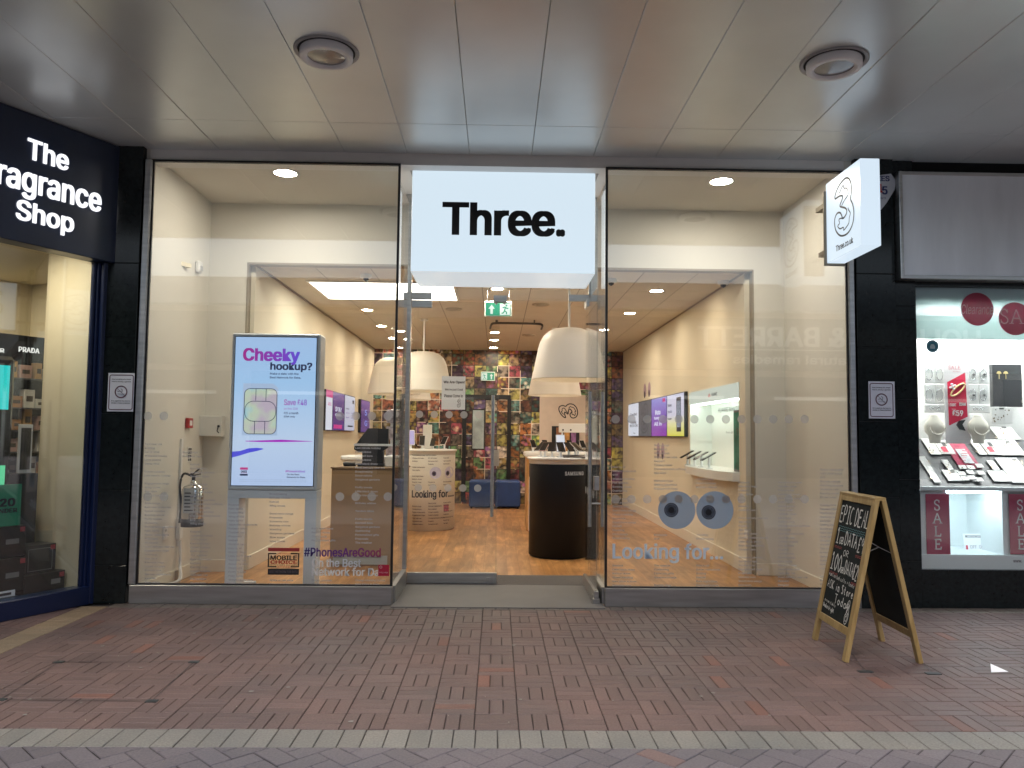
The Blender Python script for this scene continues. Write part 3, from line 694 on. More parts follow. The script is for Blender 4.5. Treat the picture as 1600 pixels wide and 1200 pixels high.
L.new(tc.outputs['Generated'], sx_.inputs[0]); L.new(sx_.outputs[0], cr.inputs[0]); cr.color_ramp.elements[0].color = (.03, .02, .16, 1); cr.color_ramp.elements[1].color = (.28, .03, .10, 1)
k = cr.color_ramp.elements.new(.5); k.color = (.12, .02, .22, 1); L.new(cr.outputs[0], N['Principled BSDF'].inputs['Base Color'])
m = MB(); m.trect('#PhonesAreGood', 475, 856, 595, 870, PW, bold=.02); link('hashtag', m, hm, wlT)
m = MB(); m.trect('On the Best', 487, 873, 564, 886, PW, bold=.02); m.trect('Network for Data', 487, 887, 606, 900, PW, bold=.02); link('slogan', m, vinyl('slogan_vinyl', (.88, .89, .9), .9), wlT)
m = MB(); m.prect(419, 856, 468, 861.5, PW, .0012); m.mi = 1; m.prect(418.5, 888.5, 467, 898, PW, .0012)
for q in ((418.5, 864, 420.5, 886.5), (465.5, 864, 467.5, 886.5), (420.5, 864, 432, 866), (454, 864, 465.5, 866), (420.5, 884.5, 432, 886.5), (454, 884.5, 465.5, 886.5)): m.prect(*q, PW, .0011)
m.trect('MOBILE', 422.5, 868, 464, 875, PW, bold=.03); m.mi = 0; m.trect('CHOICE', 422.5, 875.5, 464, 881, PW, bold=.03); m.trect('AWARD WINNER 2019', 433, 864, 453, 866, PW, res=1); m.trect('WINNER', 433, 884.7, 453, 887, PW, res=1)
m.mi = 1; m.trect('CONSUMER AWARDS', 423, 882, 464, 883.8, PW, res=1); m.mi = 2; m.trect('BEST NETWORK FOR DATA', 421, 891.5, 465, 895, PW.off(.0014), res=1)
link('award_badge', m, [pm('badge_red', (.33, .03, .03), .5), pm('badge_black', (.02, .017, .02), .5), pm('badge_grey', (.15, .12, .12), .5)], wlT)
m = MB(); m.prect(591, 882.5, 608, 900, PW.off(.0005), .0015); m.mi = 1; m.trect('living wage', 592.5, 893, 606, 896, PW.off(.0025), res=1); m.ring(PW, hit(595, 886, PW.off(.0025)), .008, .012, 16)
link('sticker', m, [pm('sticker_red', (.38, .008, .035), .5), pm('sticker_white', (.6, .4, .4), .6)], wlT)
m = MB(); m.prect(520, 868, 605, 882, PY(F+.016), -.0014); link('paper_strip', m, pm('strip_paper', (.52, .47, .37), .8), wlT)
# right window
m = MB()
for px, a, b, s_ in ((957, 726, 845, 21), (957, 880, 926, 22), (1022, 692, 768, 23), (1022, 832, 845, 24), (1022, 880, 926, 25), (1088, 745, 768, 26), (1088, 832, 846, 31), (1088, 880, 926, 27), (1154, 750, 926, 28), (1216, 750, 926, 29), (1281, 730, 926, 30)): wordcol(m, px, a, b, PW, s_)
link('word_list', m, VWL, wrT)
m = MB(); dots(m, PW, (655, 780), [962+24.6*k for k in range(13)]); link('marker_dots', m, VW, wrT)
m = MB(); m.trect('Looking for...', 957, 849, 1130, 880, PW, bold=.02); link('lettering', m, VGR, wrT)
for n, (px, py) in enumerate(((1057.5, 797), (1117, 797))):
    m = MB(); c = hit(px, py, PW); m.disc(PW, c, .162, 40)
    m.mi = 1; c2 = c + V((-.06+.012, 0, -.0)) if n == 0 else c + V((-.055, 0, -.02)); m.disc(PW, c2-V((0, .0008, 0)), .062, 30); m.mi = 3; m.ring(PW, c2-V((0, .0012, 0)), .046, .054, 26); m.mi = 2; m.disc(PW, c2-V((0, .0016, 0)), .027, 24)
    link('eyeball_sticker', m, [vinyl('eye_white', (.30, .42, .60), .93), pm('iris', (.05, .06, .08), .5, var=.5, scale=60), pm('pupil', (.004, .004, .006), .5), pm('iris_light', (.09, .11, .14), .5)], wrT)

# ------------------------------------------------------------------ doors, lit shop sign
def door(lab, rot, side):
    # local: hinge at origin, leaf along +x (0.90 wide), outside is -y
    t = thing('glass_door', lab, 'door', None, (-.845, DPL, 0) if side < 0 else (.875, DPL-.02, 0), rot)
    W = .86; m = MB(); m.box(0, W, -.006, .006, .10, 2.76); link('glass', m, GLASSD, t)
    m = MB(); m.box(-.01, W, -.02, .02, .012, .115, .003); m.box(W-.10, W-.065, -.026, -.02, .02, .075, .002); m.cyl((W-.082, -.022, .02), (W-.082, -.03, .02), .01); link('bottom_rail', m, STEEL, t)
    m = MB(); m.box(-.01, .19, -.02, .02, 2.70, 2.775, .003); link('hinge_patch', m, STEEL, t)
    for sg in (-1, 1):
        if side < 0 and sg > 0: continue
        m = MB(); m.cyl((W-.055, sg*.055, .66), (W-.055, sg*.055, 1.84), .017, n=14); link('pull_handle', m, STEEL, t)
    m = MB()
    for z in (.86, 1.64): m.cyl((W-.055, -.055, z), (W-.055, .055, z), .009, n=10)
    link('handle_fixing', m, STEEL, t)
    m = MB(); pl = PL((0, -.0085, 0), (1, 0, 0))
    for z in (.93, 1.645):
        for k in range(5): m.disc(pl, V((.085+.145*k, -.0085, z)), .036, 18)
    link('marker_dots', m, VW, t)
    if side > 0:
        m = MB(); m.box(W-.06, W+.005, -.03, .03, .0, .05, .004); m.cyl((W-.03, 0, .05), (W-.03, 0, .12), .014); link('floor_bolt', m, STEEL, t)
        m = MB(); m.box(W-.075, W+.01, -.022, .022, .98, 1.10, .004); link('lock_case', m, STEEL, t)
    return t
door('closed left glass door with a tall steel pull handle and taped notice', 0, -1)
door('right glass door standing open towards the street', R_(-90), 1)
t = thing('door_header', 'clear glass panel over the doors with steel patch fittings', 'glazing')
m = MB(); m.box(-.85, .90, DPL-.006, DPL+.006, 2.785, 2.90); link('glass', m, GLASSD, t)
m = MB(); m.box(-.86, -.66, DPL-.02, DPL+.02, 2.783, 2.85, .003); m.box(.70, .92, DPL-.02, DPL+.02, 2.783, 2.85, .003); m.box(-.045, .085, DPL-.03, DPL+.03, 2.765, 2.83, .003)
m.cyl((.0-.02, DPL, 2.765), (-.02, DPL, 2.745), .012); m.cyl((.06, DPL, 2.765), (.06, DPL, 2.745), .012); link('patch_fitting', m, STEEL, t)
t = thing('door_notice', 'white paper notice taped inside the closed left door reading We Are Open', 'notice')
pn = PY(DPL+.012); m = MB(); m.prect(690, 588, 727, 640, pn, .0); link('sheet', m, vinyl('notice_paper', (.86, .88, .92), 1.), t)
m = MB(); pn2 = pn.off(.0025)
m.trect('We Are Open!', 693, 595, 726, 600, pn2, bold=.03); m.trect("We're just Cold", 695, 607, 723, 611, pn2, bold=.02); m.trect('Please Come in', 694, 616, 723, 621, pn2, bold=.02)
pc = hit(717, 630, pn2); logo(m, lambda x_, y_: pc + V(((x_-530)/345*.11*.9, 0, -(y_-395)/345*.085)), .003, V((0, -1, 0))); link('print', m, INK, t)

t = thing('shop_sign', 'large white backlit box sign reading Three above the entrance', 'sign')
SY = 7.0
a = hit(643, 340, PY(SY)); b = hit(930, 345, PY(SY)); zt = hit(787, 265, PY(SY)).z; zb = hit(787, 426, PY(SY)).z
SIGNW = em('sign_glow', (.67, .80, .90), 1.)
m = MB(); m.box(a.x, b.x, SY, DPL-.03, zb, zt, .004); link('light_box', m, pm('sign_side', (.7, .74, .78), .3, emis=(.75, .87, .95), es=.45, var=.01), t)
m = MB(); m.box(a.x+.004, b.x-.004, SY-.004, SY-.0005, zb+.004, zt-.004); link('lit_face', m, SIGNW, t)
m = MB(); m.trect('Three.', 691, 317, 883, 369, PY(SY-.005), bold=.03, res=6, ext=.004, space=.98); link('lettering', m, BLACK, t)
m = MB(); m.box(a.x-.02, b.x+.03, SY-.0, SY+.5, zt+.002, 3.829); link('header_board', m, pm('header_grey', (.30, .29, .28), .6), t)

# blade sign
t = thing('blade_sign', 'white backlit projecting sign with black outline figure 3 logo', 'sign')
BX = 2.81; f_ = PXr(BX)
y1 = hit(1291, 340, f_).y; y0 = hit(1345, 320, f_).y; zt = hit(1345, 246, f_).z; zb = hit(1345, 384, f_).z
m = MB(); m.box(BX, BX+.155, y0, y1, zb, zt, .004); link('light_box', m, em('blade_glow', (.68, .81, .93), 1.), t)
m = MB()
f2 = PXr(BX-.003); logo(m, lambda x_, y_: hit(1180+x_/3.81, 220+y_/3.81, f2), .0155, V((-1, 0, 0)))
f3 = PXr(BX-.003)
P0 = hit(1180+480/3.81, 220+628/3.81, f3); P1 = hit(1180+582/3.81, 220+560/3.81, f3)
wd = (P1-P0).dot(f3.R); m.tfit('Three.co.uk', (BX-.003, P0.y, zb+.055), (BX-.003, P0.y-wd, zb+.105), f3, bold=.03)
link('logo', m, INK, t)
m = MB(); m.box(BX-.02, BX+.16, y1+.002, y1+.02, zb-.02, zt-.06, .002); m.box(BX+.0, BX+.08, y1+.02, F+.0, zt-.19, zt-.15); m.box(BX+.02, BX+.1, y1+.02, F+.0, zb+.1, zb+.14); link('bracket', m, pm('bracket_bronze', (.20, .17, .13), .4, .7), t)

# ------------------------------------------------------------------ pillars and their signs
def pillar(lab, x0, x1, y, panels, yb=None):
    t = thing('tiled_pillar', lab, 'pillar', 'polished black pillars between the shops')
    m = MB(); z = .0
    for z1 in panels: m.box(x0, x1, y, y+.5, z+.0025, z1-.0025, .003); z = z1
    link('granite_facing', m, TILEB, t)
    m = MB(); m.box(x0+.006, x1-.006, y+.006, y+.5, 0, WZ); link('core', m, DARKR, t)
    return t
ZP = [.32, .95, 1.6, 2.25, 2.9, WZ+.02]
pillar('polished black pillar between the navy perfume shop and the left window', -3.42, -3.11, F-.045, ZP)
pillar('polished black pillar under the blade sign', 3.145, 3.49, F-.045, ZP)
pillar('narrow black pillar beside the jewellery window', 3.493, 3.68, F-.02, [.4, 1.1, 1.8, 2.5, 2.62, WZ])
def nosmoke(lab, px0, py0, px1, py1, y):
    t = thing('no_smoking_sign', lab, 'sign', 'no smoking notices on the pillars'); pl = PY(y)
    m = MB(); m.prect(px0, py0, px1, py1, pl, .004, .001); link('plate', m, pm('sign_plate', (.74, .74, .80), .4), t)
    c = hit((px0+px1)/2, (py0+py1)/2, pl.off(.006)); w_ = (px1-px0)/2*.0055; h_ = (py1-py0)/2*.0055; q = pl
    m = MB(); B_ = pm('sign_border', (.10, .03, .05), .5); pts = []
    for (cx, cz, a0) in ((w_*.74, h_*.80, 0), (-w_*.74, h_*.80, 90), (-w_*.74, -h_*.80, 180), (w_*.74, -h_*.80, 270)):
        for k in range(5): a = R_(a0+22.5*k); pts.append(c+V((cx+.016*math.cos(a), 0, cz+.016*math.sin(a))))
    m.ribbon(pts, .007, V((0, -1, 0)), True); m.ring(q, c+V((0, 0, .004)), .044, .054, 28); m.bar(c+V((-.034, -.001, .038)), c+V((.034, -.001, -.03)), .005, .0008)
    m.mi = 1; m.bar(c+V((-.03, -.0015, -.012)), c+V((.03, -.0015, -.014)), .008, .0008); m.ribbon(smoothpts([c+V((-.03, 0, .006)), c+V((-.005, 0, .010)), c+V((.004, 0, -.002)), c+V((.01, 0, .022)), c+V((-.004, 0, .03))]), .004, V((0, -1, 0)))
    for k, (s_, z_) in enumerate((('Now smoking any shape', .105), ('here is strictly a gamble', .085), ('It is against the law to', -.080), ('smoke in these premises', -.098))):
        vs = w_*1.42; m.tfit(s_, c+V((-vs/2, 0, z_*h_/.165)), c+V((vs/2, 0, z_*h_/.165+.012)), q, res=1, bold=.02)
    link('print', m, [B_, INK], t)
nosmoke('small no smoking plate on the left pillar', 168.5, 583, 209.5, 643, F-.047)
nosmoke('small no smoking plate on the pillar under the blade sign', 1357, 596, 1398, 654, F-.047)
t = thing('cities_plaque', 'white many sided plaque with blue and red lettering half hidden behind the blade sign', 'plaque')
pl = PY(F-.047); m = MB()
m.prism([hit(x_, y_, pl) for x_, y_ in ((1360, 276), (1391, 272), (1399, 283), (1397, 297), (1384, 318), (1376, 328), (1350, 330))], (0, -.012, 0)); link('plate', m, pm('plaque_white', (.5, .5, .54), .4), t)
q = pl.off(.0145); m = MB(); m.trect('CITIES', 1352, 274.5, 1390, 283, q, bold=.03); m.trect('5', 1378, 291, 1387, 304, q, bold=.03); m.trect('in town', 1362, 307, 1384, 311, q, res=1); m.mi = 1; m.trect('1', 1373, 287, 1379, 301, q, bold=.06)
link('print', m, [pm('plaque_blue', (.02, .03, .12), .5), pm('plaque_red', (.4, .02, .03), .5)], t)
# ------------------------------------------------------------------ things inside the phone shop
def hitz(px, d): return (px-777)/FPX*d
BULB = em('bulb_glow', (1., .78, .5), 9.)
def shademat():
    m, t, b = newmat('lamp_shade'); N = t.nodes; L = t.links; out = N['Material Output']
    b.inputs['Base Color'].default_value = (.82, .79, .73, 1); b.inputs['Roughness'].default_value = .45
    tl = N.new('ShaderNodeBsdfTranslucent'); tl.inputs[0].default_value = (.85, .78, .66, 1); mx = N.new('ShaderNodeMixShader'); mx.inputs[0].default_value = .22
    L.new(b.outputs[0], mx.inputs[1]); L.new(tl.outputs[0], mx.inputs[2]); L.new(mx.outputs[0], out.inputs[0]); return m
SHADE = shademat()
for (x_, y_, lab) in ((-1.12, 11.9, 'large cream bell pendant in front over the lettered counter'), (-1.69, 12.9, 'cream bell pendant partly behind the left door post'), (-1.68, 14.9, 'farthest cream bell pendant on the left side'), (.83, 9.1, 'largest nearest cream bell pendant above the black round counter'), (.93, 12.7, 'cream bell pendant hanging lower behind the largest one')):
    t = thing('pendant_lamp', lab, 'pendant lamp', 'bell shaped pendant lamps in the shop', (x_, y_, 2.1), 0)
    pr = [(.43, 0), (.405, .14), (.36, .36), (.335, .44), (.30, .505), (.24, .56), (.16, .59), (.05, .60)]
    m = MB(); m.lathe((0, 0, 0), pr + [(.03, .602)], 48); m.lathe((0, 0, 0), [(r-.012, z-.006) for r, z in pr][::-1], 48); m.lathe((0, 0, 0), [(.418, -.006), (.43, 0)], 48); link('lamp_shade', m, SHADE, t)
    m = MB(); m.cyl((0, 0, .6), (0, 0, 1.09), .012); m.cyl((0, 0, 1.07), (0, 0, 1.095), .06); m.cyl((0, 0, .4), (0, 0, .6), .03); link('rod', m, WHITE, t)
    m = MB(); m.lathe((0, 0, .3), [(.001, -.06), (.04, -.045), (.06, 0), (.045, .05), (.02, .1)], 16); link('bulb', m, BULB, t)
# counters
def cylproj(m, i0, xc, yc, r):
    for i in range(i0, len(m.v)):
        x_, y_, z_ = m.v[i]; q = max(-1, min(1, (x_-xc)/r)); m.v[i] = (x_, yc - r*math.sqrt(1-q*q)*1.0 - (0 if y_ > yc-r else (yc-r-y_)), z_)
def counter(lab, x_, y_, r, body, z1, topmat, grp='round display counters'):
    t = thing('display_counter', lab, 'counter', grp)
    m = MB(); m.lathe((x_, y_, 0), [(r-.02, .01), (r-.02, .03), (r, .03), (r, z1-.08)], 64); link('body', m, body, t)
    m = MB(); m.lathe((x_, y_, z1), [(r-.01, -.08), (r+.0, -.072), (r+.005, -.03), (r+.02, -.028), (r+.025, -.003), (r+.015, 0), (.001, 0)], 64); link('top', m, topmat, t)
    return t
t = counter('black round display counter with phone maker lettering and white top', .765, 9.62, .365, pm('black_satin', (.010, .012, .016), .45, spec=.25), 1.19, WHITE)
m = MB(); i0 = 0; pl = PY(9.62-.365); m.tfit('SAMSUNG', (.805, pl.O.y, .985), (1.035, pl.O.y, 1.03), pl, bold=.03, space=1.15); cylproj(m, 0, .765, 9.62, .3665); link('lettering', m, pm('silver_letters', (.6, .6, .62), .4), t)
m = MB(); a = R_(195)
for k in range(4):
    a0, a1 = R_(183+k*1.5), R_(184.5+k*1.5); rr = .3675
    m.quad((.765+rr*math.cos(a0), 9.62+rr*math.sin(a0), .30), (.765+rr*math.cos(a1), 9.62+rr*math.sin(a1), .30), (.765+rr*math.cos(a1), 9.62+rr*math.sin(a1), .95), (.765+rr*math.cos(a0), 9.62+rr*math.sin(a0), .95))
link('white_strip', m, WHITE, t)  # plain white strip down the left edge of the counter
t = counter('white round display counter printed with word lists, eyes and Looking for', -1.1, 12.3, .46, pm('counter_print', (.74, .70, .62), .5, var=.02), 1.22, WHITE)
m = MB(); CCX, CCY, CR = -1.1, 12.3, .462; pl = PY(CCY-CR)
rr = random.Random(4)
for j, px in enumerate((644, 669, 692)):
    for i in range(24):
        y_ = 712+i*4.7
        if 728 < y_ < 750 and j: continue
        if 760 < y_ < 786 or rr.random() < .08 or y_ > 824: continue
        m.text(rr.choice(WORDS), hit(px, y_, pl), pl, .032, bold=.01, res=1, sx=(1, .95, .55)[j])
m.trect('Looking for...', 643, 766, 707, 781, pl, bold=.025)
cylproj(m, 0, CCX, CCY, CR); link('lettering', m, INK, t)
m = MB()
for px, r in ((680, .085), (700.5, .06)):
    c = hit(px, 739, pl)
    m.mi = 0; i0 = len(m.v); m.disc(PL(c, (1, 0, 0)), c, r, 28, .088)
    for i in range(i0, len(m.v)): pass
    m.mi = 1; m.disc(PL(c, (1, 0, 0)), c+V((-.02, -.0015, -.012)), .032*(r/.085)**.8, 20, .038); m.mi = 2; m.disc(PL(c, (1, 0, 0)), c+V((-.02, -.003, -.012)), .016, 16, .02)
for i in range(len(m.v)):
    x_, y_, z_ = m.v[i]; q = max(-1, min(1, (x_-CCX)/CR)); m.v[i] = (x_, CCY-CR*math.sqrt(1-q*q)-.0012+(y_-(CCY-CR)), z_)
link('eye_print', m, [pm('eye_lilac', (.55, .50, .62), .5), pm('eye_iris', (.10, .07, .14), .5), pm('eye_pupil', (.01, .01, .015), .5)], t)
m = MB(); c = hit(696, 795, pl); m.rect(c, pl, -.035, .035, -.05, .05, .002); cylproj(m, 0, CCX, CCY, CR+.001); link('badge_print', m, pm('badge_print', (.3, .05, .06), .5, var=.6, scale=60), t)
# wooden counter behind
t = thing('display_counter', 'oak sided display counter with white top behind the black round one', 'counter', 'round display counters')
m = MB(); m.box(.46, 1.5, 12.0, 12.7, .01, 1.12, .01); link('body', m, woodmat('oak_panel', (.35, .17, .06), (.45, .24, .09), (.55, .32, .14)), t)
m = MB(); m.box(.43, 1.53, 11.97, 12.73, 1.12, 1.20, .02); link('top', m, WHITE, t)
t = thing('display_counter', 'white counter at left behind the door post carrying small displays', 'counter', 'round display counters')
m = MB(); m.box(-2.0, -1.35, 10.35, 10.9, .01, 1.10, .01); link('body', m, WHITE, t)
m = MB(); m.box(-2.03, -1.32, 10.32, 10.93, 1.10, 1.16, .015); link('top', m, WHITE, t)
# phones on stands
PHS = pm('phone_shell', (.015, .015, .02), .15)
def phone(c, rz, lab, grp, col=None, s=1., tilt=50, screen=None):
    t = thing('phone', lab, 'phone', grp, c, rz)
    T = R_(tilt); U = V((0, math.cos(T), math.sin(T))); N_ = V((0, -math.sin(T), math.cos(T))); o = V((0, 0, .11*s))
    m = MB(); m.obox(o, (1, 0, 0), U, N_, .037*s, .075*s, .0045*s, .003); link('case', m, col or PHS, t)
    m = MB(); m.obox(o+N_*.0052*s, (1, 0, 0), U, N_, .033*s, .069*s, .0004); link('screen', m, screen or BLACKG, t)
    m = MB(); m.cyl((0, .01, 0), (0, .012, .11*s-.005), .012*s); m.cyl((0, .01, 0), (0, .01, .012), .035*s); link('stand', m, WHITEM, t)
PINK = pm('phone_rose', (.45, .28, .25), .25); SILV = pm('phone_silver', (.5, .5, .53), .25, .4)
cols = [SILV, PINK, PHS, PHS, PHS, SILV, PHS]
od = ['first', 'second', 'third', 'fourth', 'fifth', 'sixth', 'seventh']
for k in range(7):
    a = -math.pi*.93 + k*math.pi*.86/6
    phone((.765+.24*math.cos(a), 9.62+.24*math.sin(a)+.02, 1.191), a+math.pi/2+(.5-k*.12), f'{od[k]} phone from the left on the black round counter', 'phones on the black round counter', cols[k], 1.15, 38)
phone((.78, 9.62, 1.191), .1, 'middle upright phone with lit screen on the black round counter', 'phones on the black round counter', SILV, 1.5, 70, em('phone_lit', (.75, .8, .9), .8))
for k in range(5):
    phone((.56+.19*k, 12.1, 1.201), .3, f'{od[k]} phone from the left on the oak sided counter', 'phones on the oak counter', cols[(k*3) % 7], 1.1, 45)
for k in range(4):
    phone((-1.32+.17*k, 12.15+.05*(k % 2), 1.221), .2-.2*k, f'{od[k]} small display from the left on the printed counter', 'displays on the printed counter', (WHITE, SILV, PHS, WHITE)[k], (1.6, 1.2, 1., 1.2)[k], (75, 60, 50, 45)[k], (em('lilac_lit', (.6, .5, .85), .7), None, None, None)[k])
t = thing('display_stand', 'white upright display board on the printed counter', 'stand'); m = MB(); m.box(-1.16, -1.02, 12.42, 12.45, 1.22, 1.60, .004); link('board', m, WHITE, t)
m = MB(); m.box(-1.19, -.99, 12.36, 12.50, 1.221, 1.235, .003); link('foot', m, WHITE, t)
t = thing('price_board', 'flat black price board lying at the front of the black round counter', 'price board'); m = MB(); m.obox((.92, 9.36, 1.205), (1, 0, 0), (0, .95, .3), (0, -.3, .95), .13, .05, .006, .003); link('board', m, BLACK, t)
m = MB(); pb = PL((.92, 9.3585, 1.2125), (1, 0, 0), (0, .95, .3)); m.tfit('Galaxy from 24 a month', pb.O+V((-.1, 0, 0)), pb.O+V((.1, 0, .018)), pb, res=1); link('lettering', m, pm('price_letters', (.5, .5, .5), .5), t)
t = thing('camera_display', 'white box header with black studs over the oak counter phones', 'display'); m = MB(); m.box(.97, 1.55, 12.25, 12.35, 1.50, 1.64, .006); link('header', m, WHITE, t)
m = MB(); m.cyl((1.02, 12.3, 1.2), (1.02, 12.3, 1.5), .015); m.cyl((1.5, 12.3, 1.2), (1.5, 12.3, 1.5), .015); link('post', m, WHITEM, t)
m = MB(); [m.cyl((x_, 12.25, 1.54), (x_, 12.243, 1.54), .014) for x_ in (1.03, 1.15, 1.45)]; link('stud', m, BLACK, t)
# small literature rack behind
t = thing('poster_frame', 'narrow lit poster in a black frame behind the oak counter', 'poster'); pl = PY(RB-.01)
m = MB(); m.prect(862, 666, 905, 712, pl.off(.01), .03); link('frame', m, BLACK, t)
m = MB(); m.mi = 0; m.prect(869, 668, 879, 710, pl.off(.042), .002); m.mi = 1; m.prect(881, 668, 890, 710, pl.off(.042), .002); m.mi = 2; m.prect(892, 668, 900, 710, pl.off(.042), .002); link('print', m, [pm('poster_brown', (.3, .13, .06), .5, var=.4, scale=12), pm('poster_amber', (.55, .3, .1), .5, var=.4, scale=12), pm('poster_violet', (.3, .15, .35), .5, var=.4, scale=12)], t)
# ottomans
BLUE = pm('blue_upholstery', (.012, .045, .17), .55, var=.12, scale=6, bump=.15, bscale=250)
for px0, px1, lab in ((735, 774.5, 'blue cube seat on the left of the pair before the far wall'), (775.5, 815, 'blue cube seat on the right of the pair before the far wall')):
    t = thing('cube_seat', lab, 'seat', 'blue cube seats'); x0_, x1_ = hitz(px0, 15.6), hitz(px1, 15.6)
    m = MB(); m.box(x0_, x1_, 15.6, 16.1, .03, .55, .03); link('upholstery', m, BLUE, t)
    m = MB(); [m.cyl((x_, y_, .004), (x_, y_, .032), .02) for x_ in (x0_+.05, x1_-.05) for y_ in (15.66, 16.04)]; link('foot', m, BLACK, t)
# door in the back wall
t = thing('back_door', 'door covered in the photo wallpaper with a thick black frame in the far wall', 'door'); pl = PY(RB-.002)
m = MB(); m.prect(724, 617, 798, 623.5, pl, .05); m.prect(722, 623.5, 728, 784, pl, .05); m.prect(792, 623.5, 798, 784, pl, .05); link('frame', m, BLACK, t)
m = MB(); m.prect(728.5, 624, 791.5, 784.5, pl, .02); link('leaf', m, mosaicmat('door_wallpaper', .2435, 2.4), t)
m = MB(); m.prect(737, 639, 757.5, 703, pl.off(.022), .008); m.mi = 1; m.prect(738.5, 641, 756, 701, pl.off(.031), .002); link('window', m, [BLACK, pm('misty_glass', (.38, .45, .47), .15, var=.25, scale=5)], t)
m = MB(); m.prect(772, 703, 780, 728, pl.off(.022), .01, .003); link('push_plate', m, STEEL, t)
# exit signs
def exitsign(lab, px0, py0, px1, py1, y, hang):
    t = thing('exit_sign', lab, 'exit sign', 'green exit signs'); pl = PY(y)
    m = MB(); m.prect(px0, py0, px1, py1, pl.off(-.03), .03, .003)
    link('plate', m, pm('exit_frame', (.6, .68, .64), .4), t)
    G = em('exit_green', (.02, .42, .24), .75); W_ = em('exit_white', (.80, .95, .90), .85)
    w_, h_ = px1-px0, py1-py0; m = MB(); q = pl.off(.002); m.prect(px0+w_*.05, py0+h_*.08, px1-w_*.05, py1-h_*.08, q); 
    flip = hang; u = lambda a, b, o=.004: hit(px0+w_*a if flip else px1-w_*a, py0+h_*b, pl.off(o))
    m.mi = 1; pts = [u(.26, .2), u(.14, .48), u(.215, .48), u(.215, .82), u(.305, .82), u(.305, .48), u(.38, .48)]; m.poly(pts[::-1] if flip else pts)
    d = .0042; m.poly([u(.56, .14, .0032), u(.56, .88, .0032), u(.93, .88, .0032), u(.93, .14, .0032)][::(1 if flip else -1)])
    m.mi = 0; n_ = V((0, -1, 0)); sc = abs(u(0, 0).x-u(1, 0).x)
    for ln_ in ([(.66, .42), (.74, .36), (.82, .46), (.87, .44)], [(.76, .38), (.73, .60), (.80, .70), (.80, .84)], [(.73, .60), (.69, .74), (.62, .78)]): m.ribbon([u(a, b, .005) for a, b in ln_], sc*.045, n_)
    m.disc(q, u(.80, .27, .005), sc*.035, 12); link('legend', m, [G, W_], t)
    if hang:
        m = MB(); a = u(.1, 0, -.015); b = u(.9, 0, -.015); m.cyl(a, (a.x, a.y, CZ), .004); m.cyl(b, (b.x, b.y, CZ), .004); link('hanger', m, STEEL, t)
exitsign('green hanging exit sign with arrow and running figure just inside the doors', 757, 471, 800, 495, 9.66, True)
exitsign('small green exit sign on the far wall above the black framed door', 751.5, 581, 773.5, 595, RB-.05, False)

# ------------------------------------------------------------------ wall screens
PLW = PXl(XL+.002); PRW = PXr(XR-.002)
def gradmat(name, stops, s, ax=2):
    if name in MATS: return MATS[name]
    m, t, b = newmat(name); N = t.nodes; L = t.links; tc = N.new('ShaderNodeTexCoord'); sp = N.new('ShaderNodeSeparateXYZ'); cr = N.new('ShaderNodeValToRGB')
    L.new(tc.outputs['Generated'], sp.inputs[0]); L.new(sp.outputs[ax], cr.inputs[0]); e = cr.color_ramp.elements
    e[0].position = stops[0][0]; e[0].color = (*stops[0][1], 1); e[1].position = stops[-1][0]; e[1].color = (*stops[-1][1], 1)
    for p_, c_ in stops[1:-1]: k = e.new(p_); k.color = (*c_, 1)
    L.new(cr.outputs[0], b.inputs['Emission Color']); b.inputs['Emission Strength'].default_value = s*.72; b.inputs['Base Color'].default_value = (.02, .02, .02, 1); b.inputs['Roughness'].default_value = .15
    MATS[name] = m; return m
def wscreen(lab, pl, a, b, z0, z1, mat, deco, grp):
    # a, b: distances along the wall (Y); left wall reads with rising Y, right wall with falling Y
    t = thing('wall_screen', lab, 'screen', grp); left = pl.R.y > 0
    ox = pl.O + V((0, (a+b)/2, 0)); h_ = abs(b-a)/2
    m = MB(); m.rect(V((ox.x, ox.y, 0)), pl, -h_, h_, z0, z1, .05, .004); link('housing', m, BLACK, t)
    m = MB(); q = pl.off(.0515); c = V((q.O.x, ox.y, 0)); m.rect(c, q, -h_+.012, h_-.012, z0+.012, z1-.012, .001); link('picture', m, mat, t)
    if deco:
        m = MB(); q2 = pl.off(.0545); c2 = V((q2.O.x, ox.y, 0)); mats = []
        for (kind, u0, v0, u1, v1, extra, mt) in deco:
            if mt not in mats: mats.append(mt)
            m.mi = mats.index(mt); A = c2 + q2.R*(-h_+2*h_*u0) + V((0, 0, z0+(z1-z0)*v0)); B_ = c2 + q2.R*(-h_+2*h_*u1) + V((0, 0, z0+(z1-z0)*v1))
            if kind == 't': m.tfit(extra, A, B_, q2, bold=.02, res=2)
            elif kind == 'r': m.quad(A, A+q2.R*((B_-A).dot(q2.R)), B_, B_-q2.R*((B_-A).dot(q2.R)))
            else:
                ww = abs((B_-A).dot(q2.R)); hh = abs(B_.z-A.z); cc = (A+B_)/2; logo(m, lambda x_, y_: cc + q2.R*((x_-530)/115*ww) + V((0, 0, -(y_-395)/345*hh)), .02, q2.N)
        link('graphics', m, mats, t)
    return t
EW = em('screen_white', (.85, .87, 1.), .85); EPU = em('screen_purple', (.16, .06, .38), .6); EMG = em('screen_magenta', (.7, .05, .3), .8); EDK = em('screen_dark', (.03, .03, .06), .3); EYL = em('screen_yellow', (.85, .8, .2), .8); EBL = em('screen_blue', (.25, .3, .8), .8)
def yl(px): return XL*-1*FPX/(777-px) if px < 777 else XR*FPX/(px-777)
g = 'screens on the left shop wall'
wscreen('narrow white and pink wall screen just right of the totem', PLW, yl(505), yl(515.6), 1.49, 2.11, EW, [('r', .0, .82, 1., 1., 0, EMG), ('t', .3, .62, .8, .7, '451', EMG)], g)
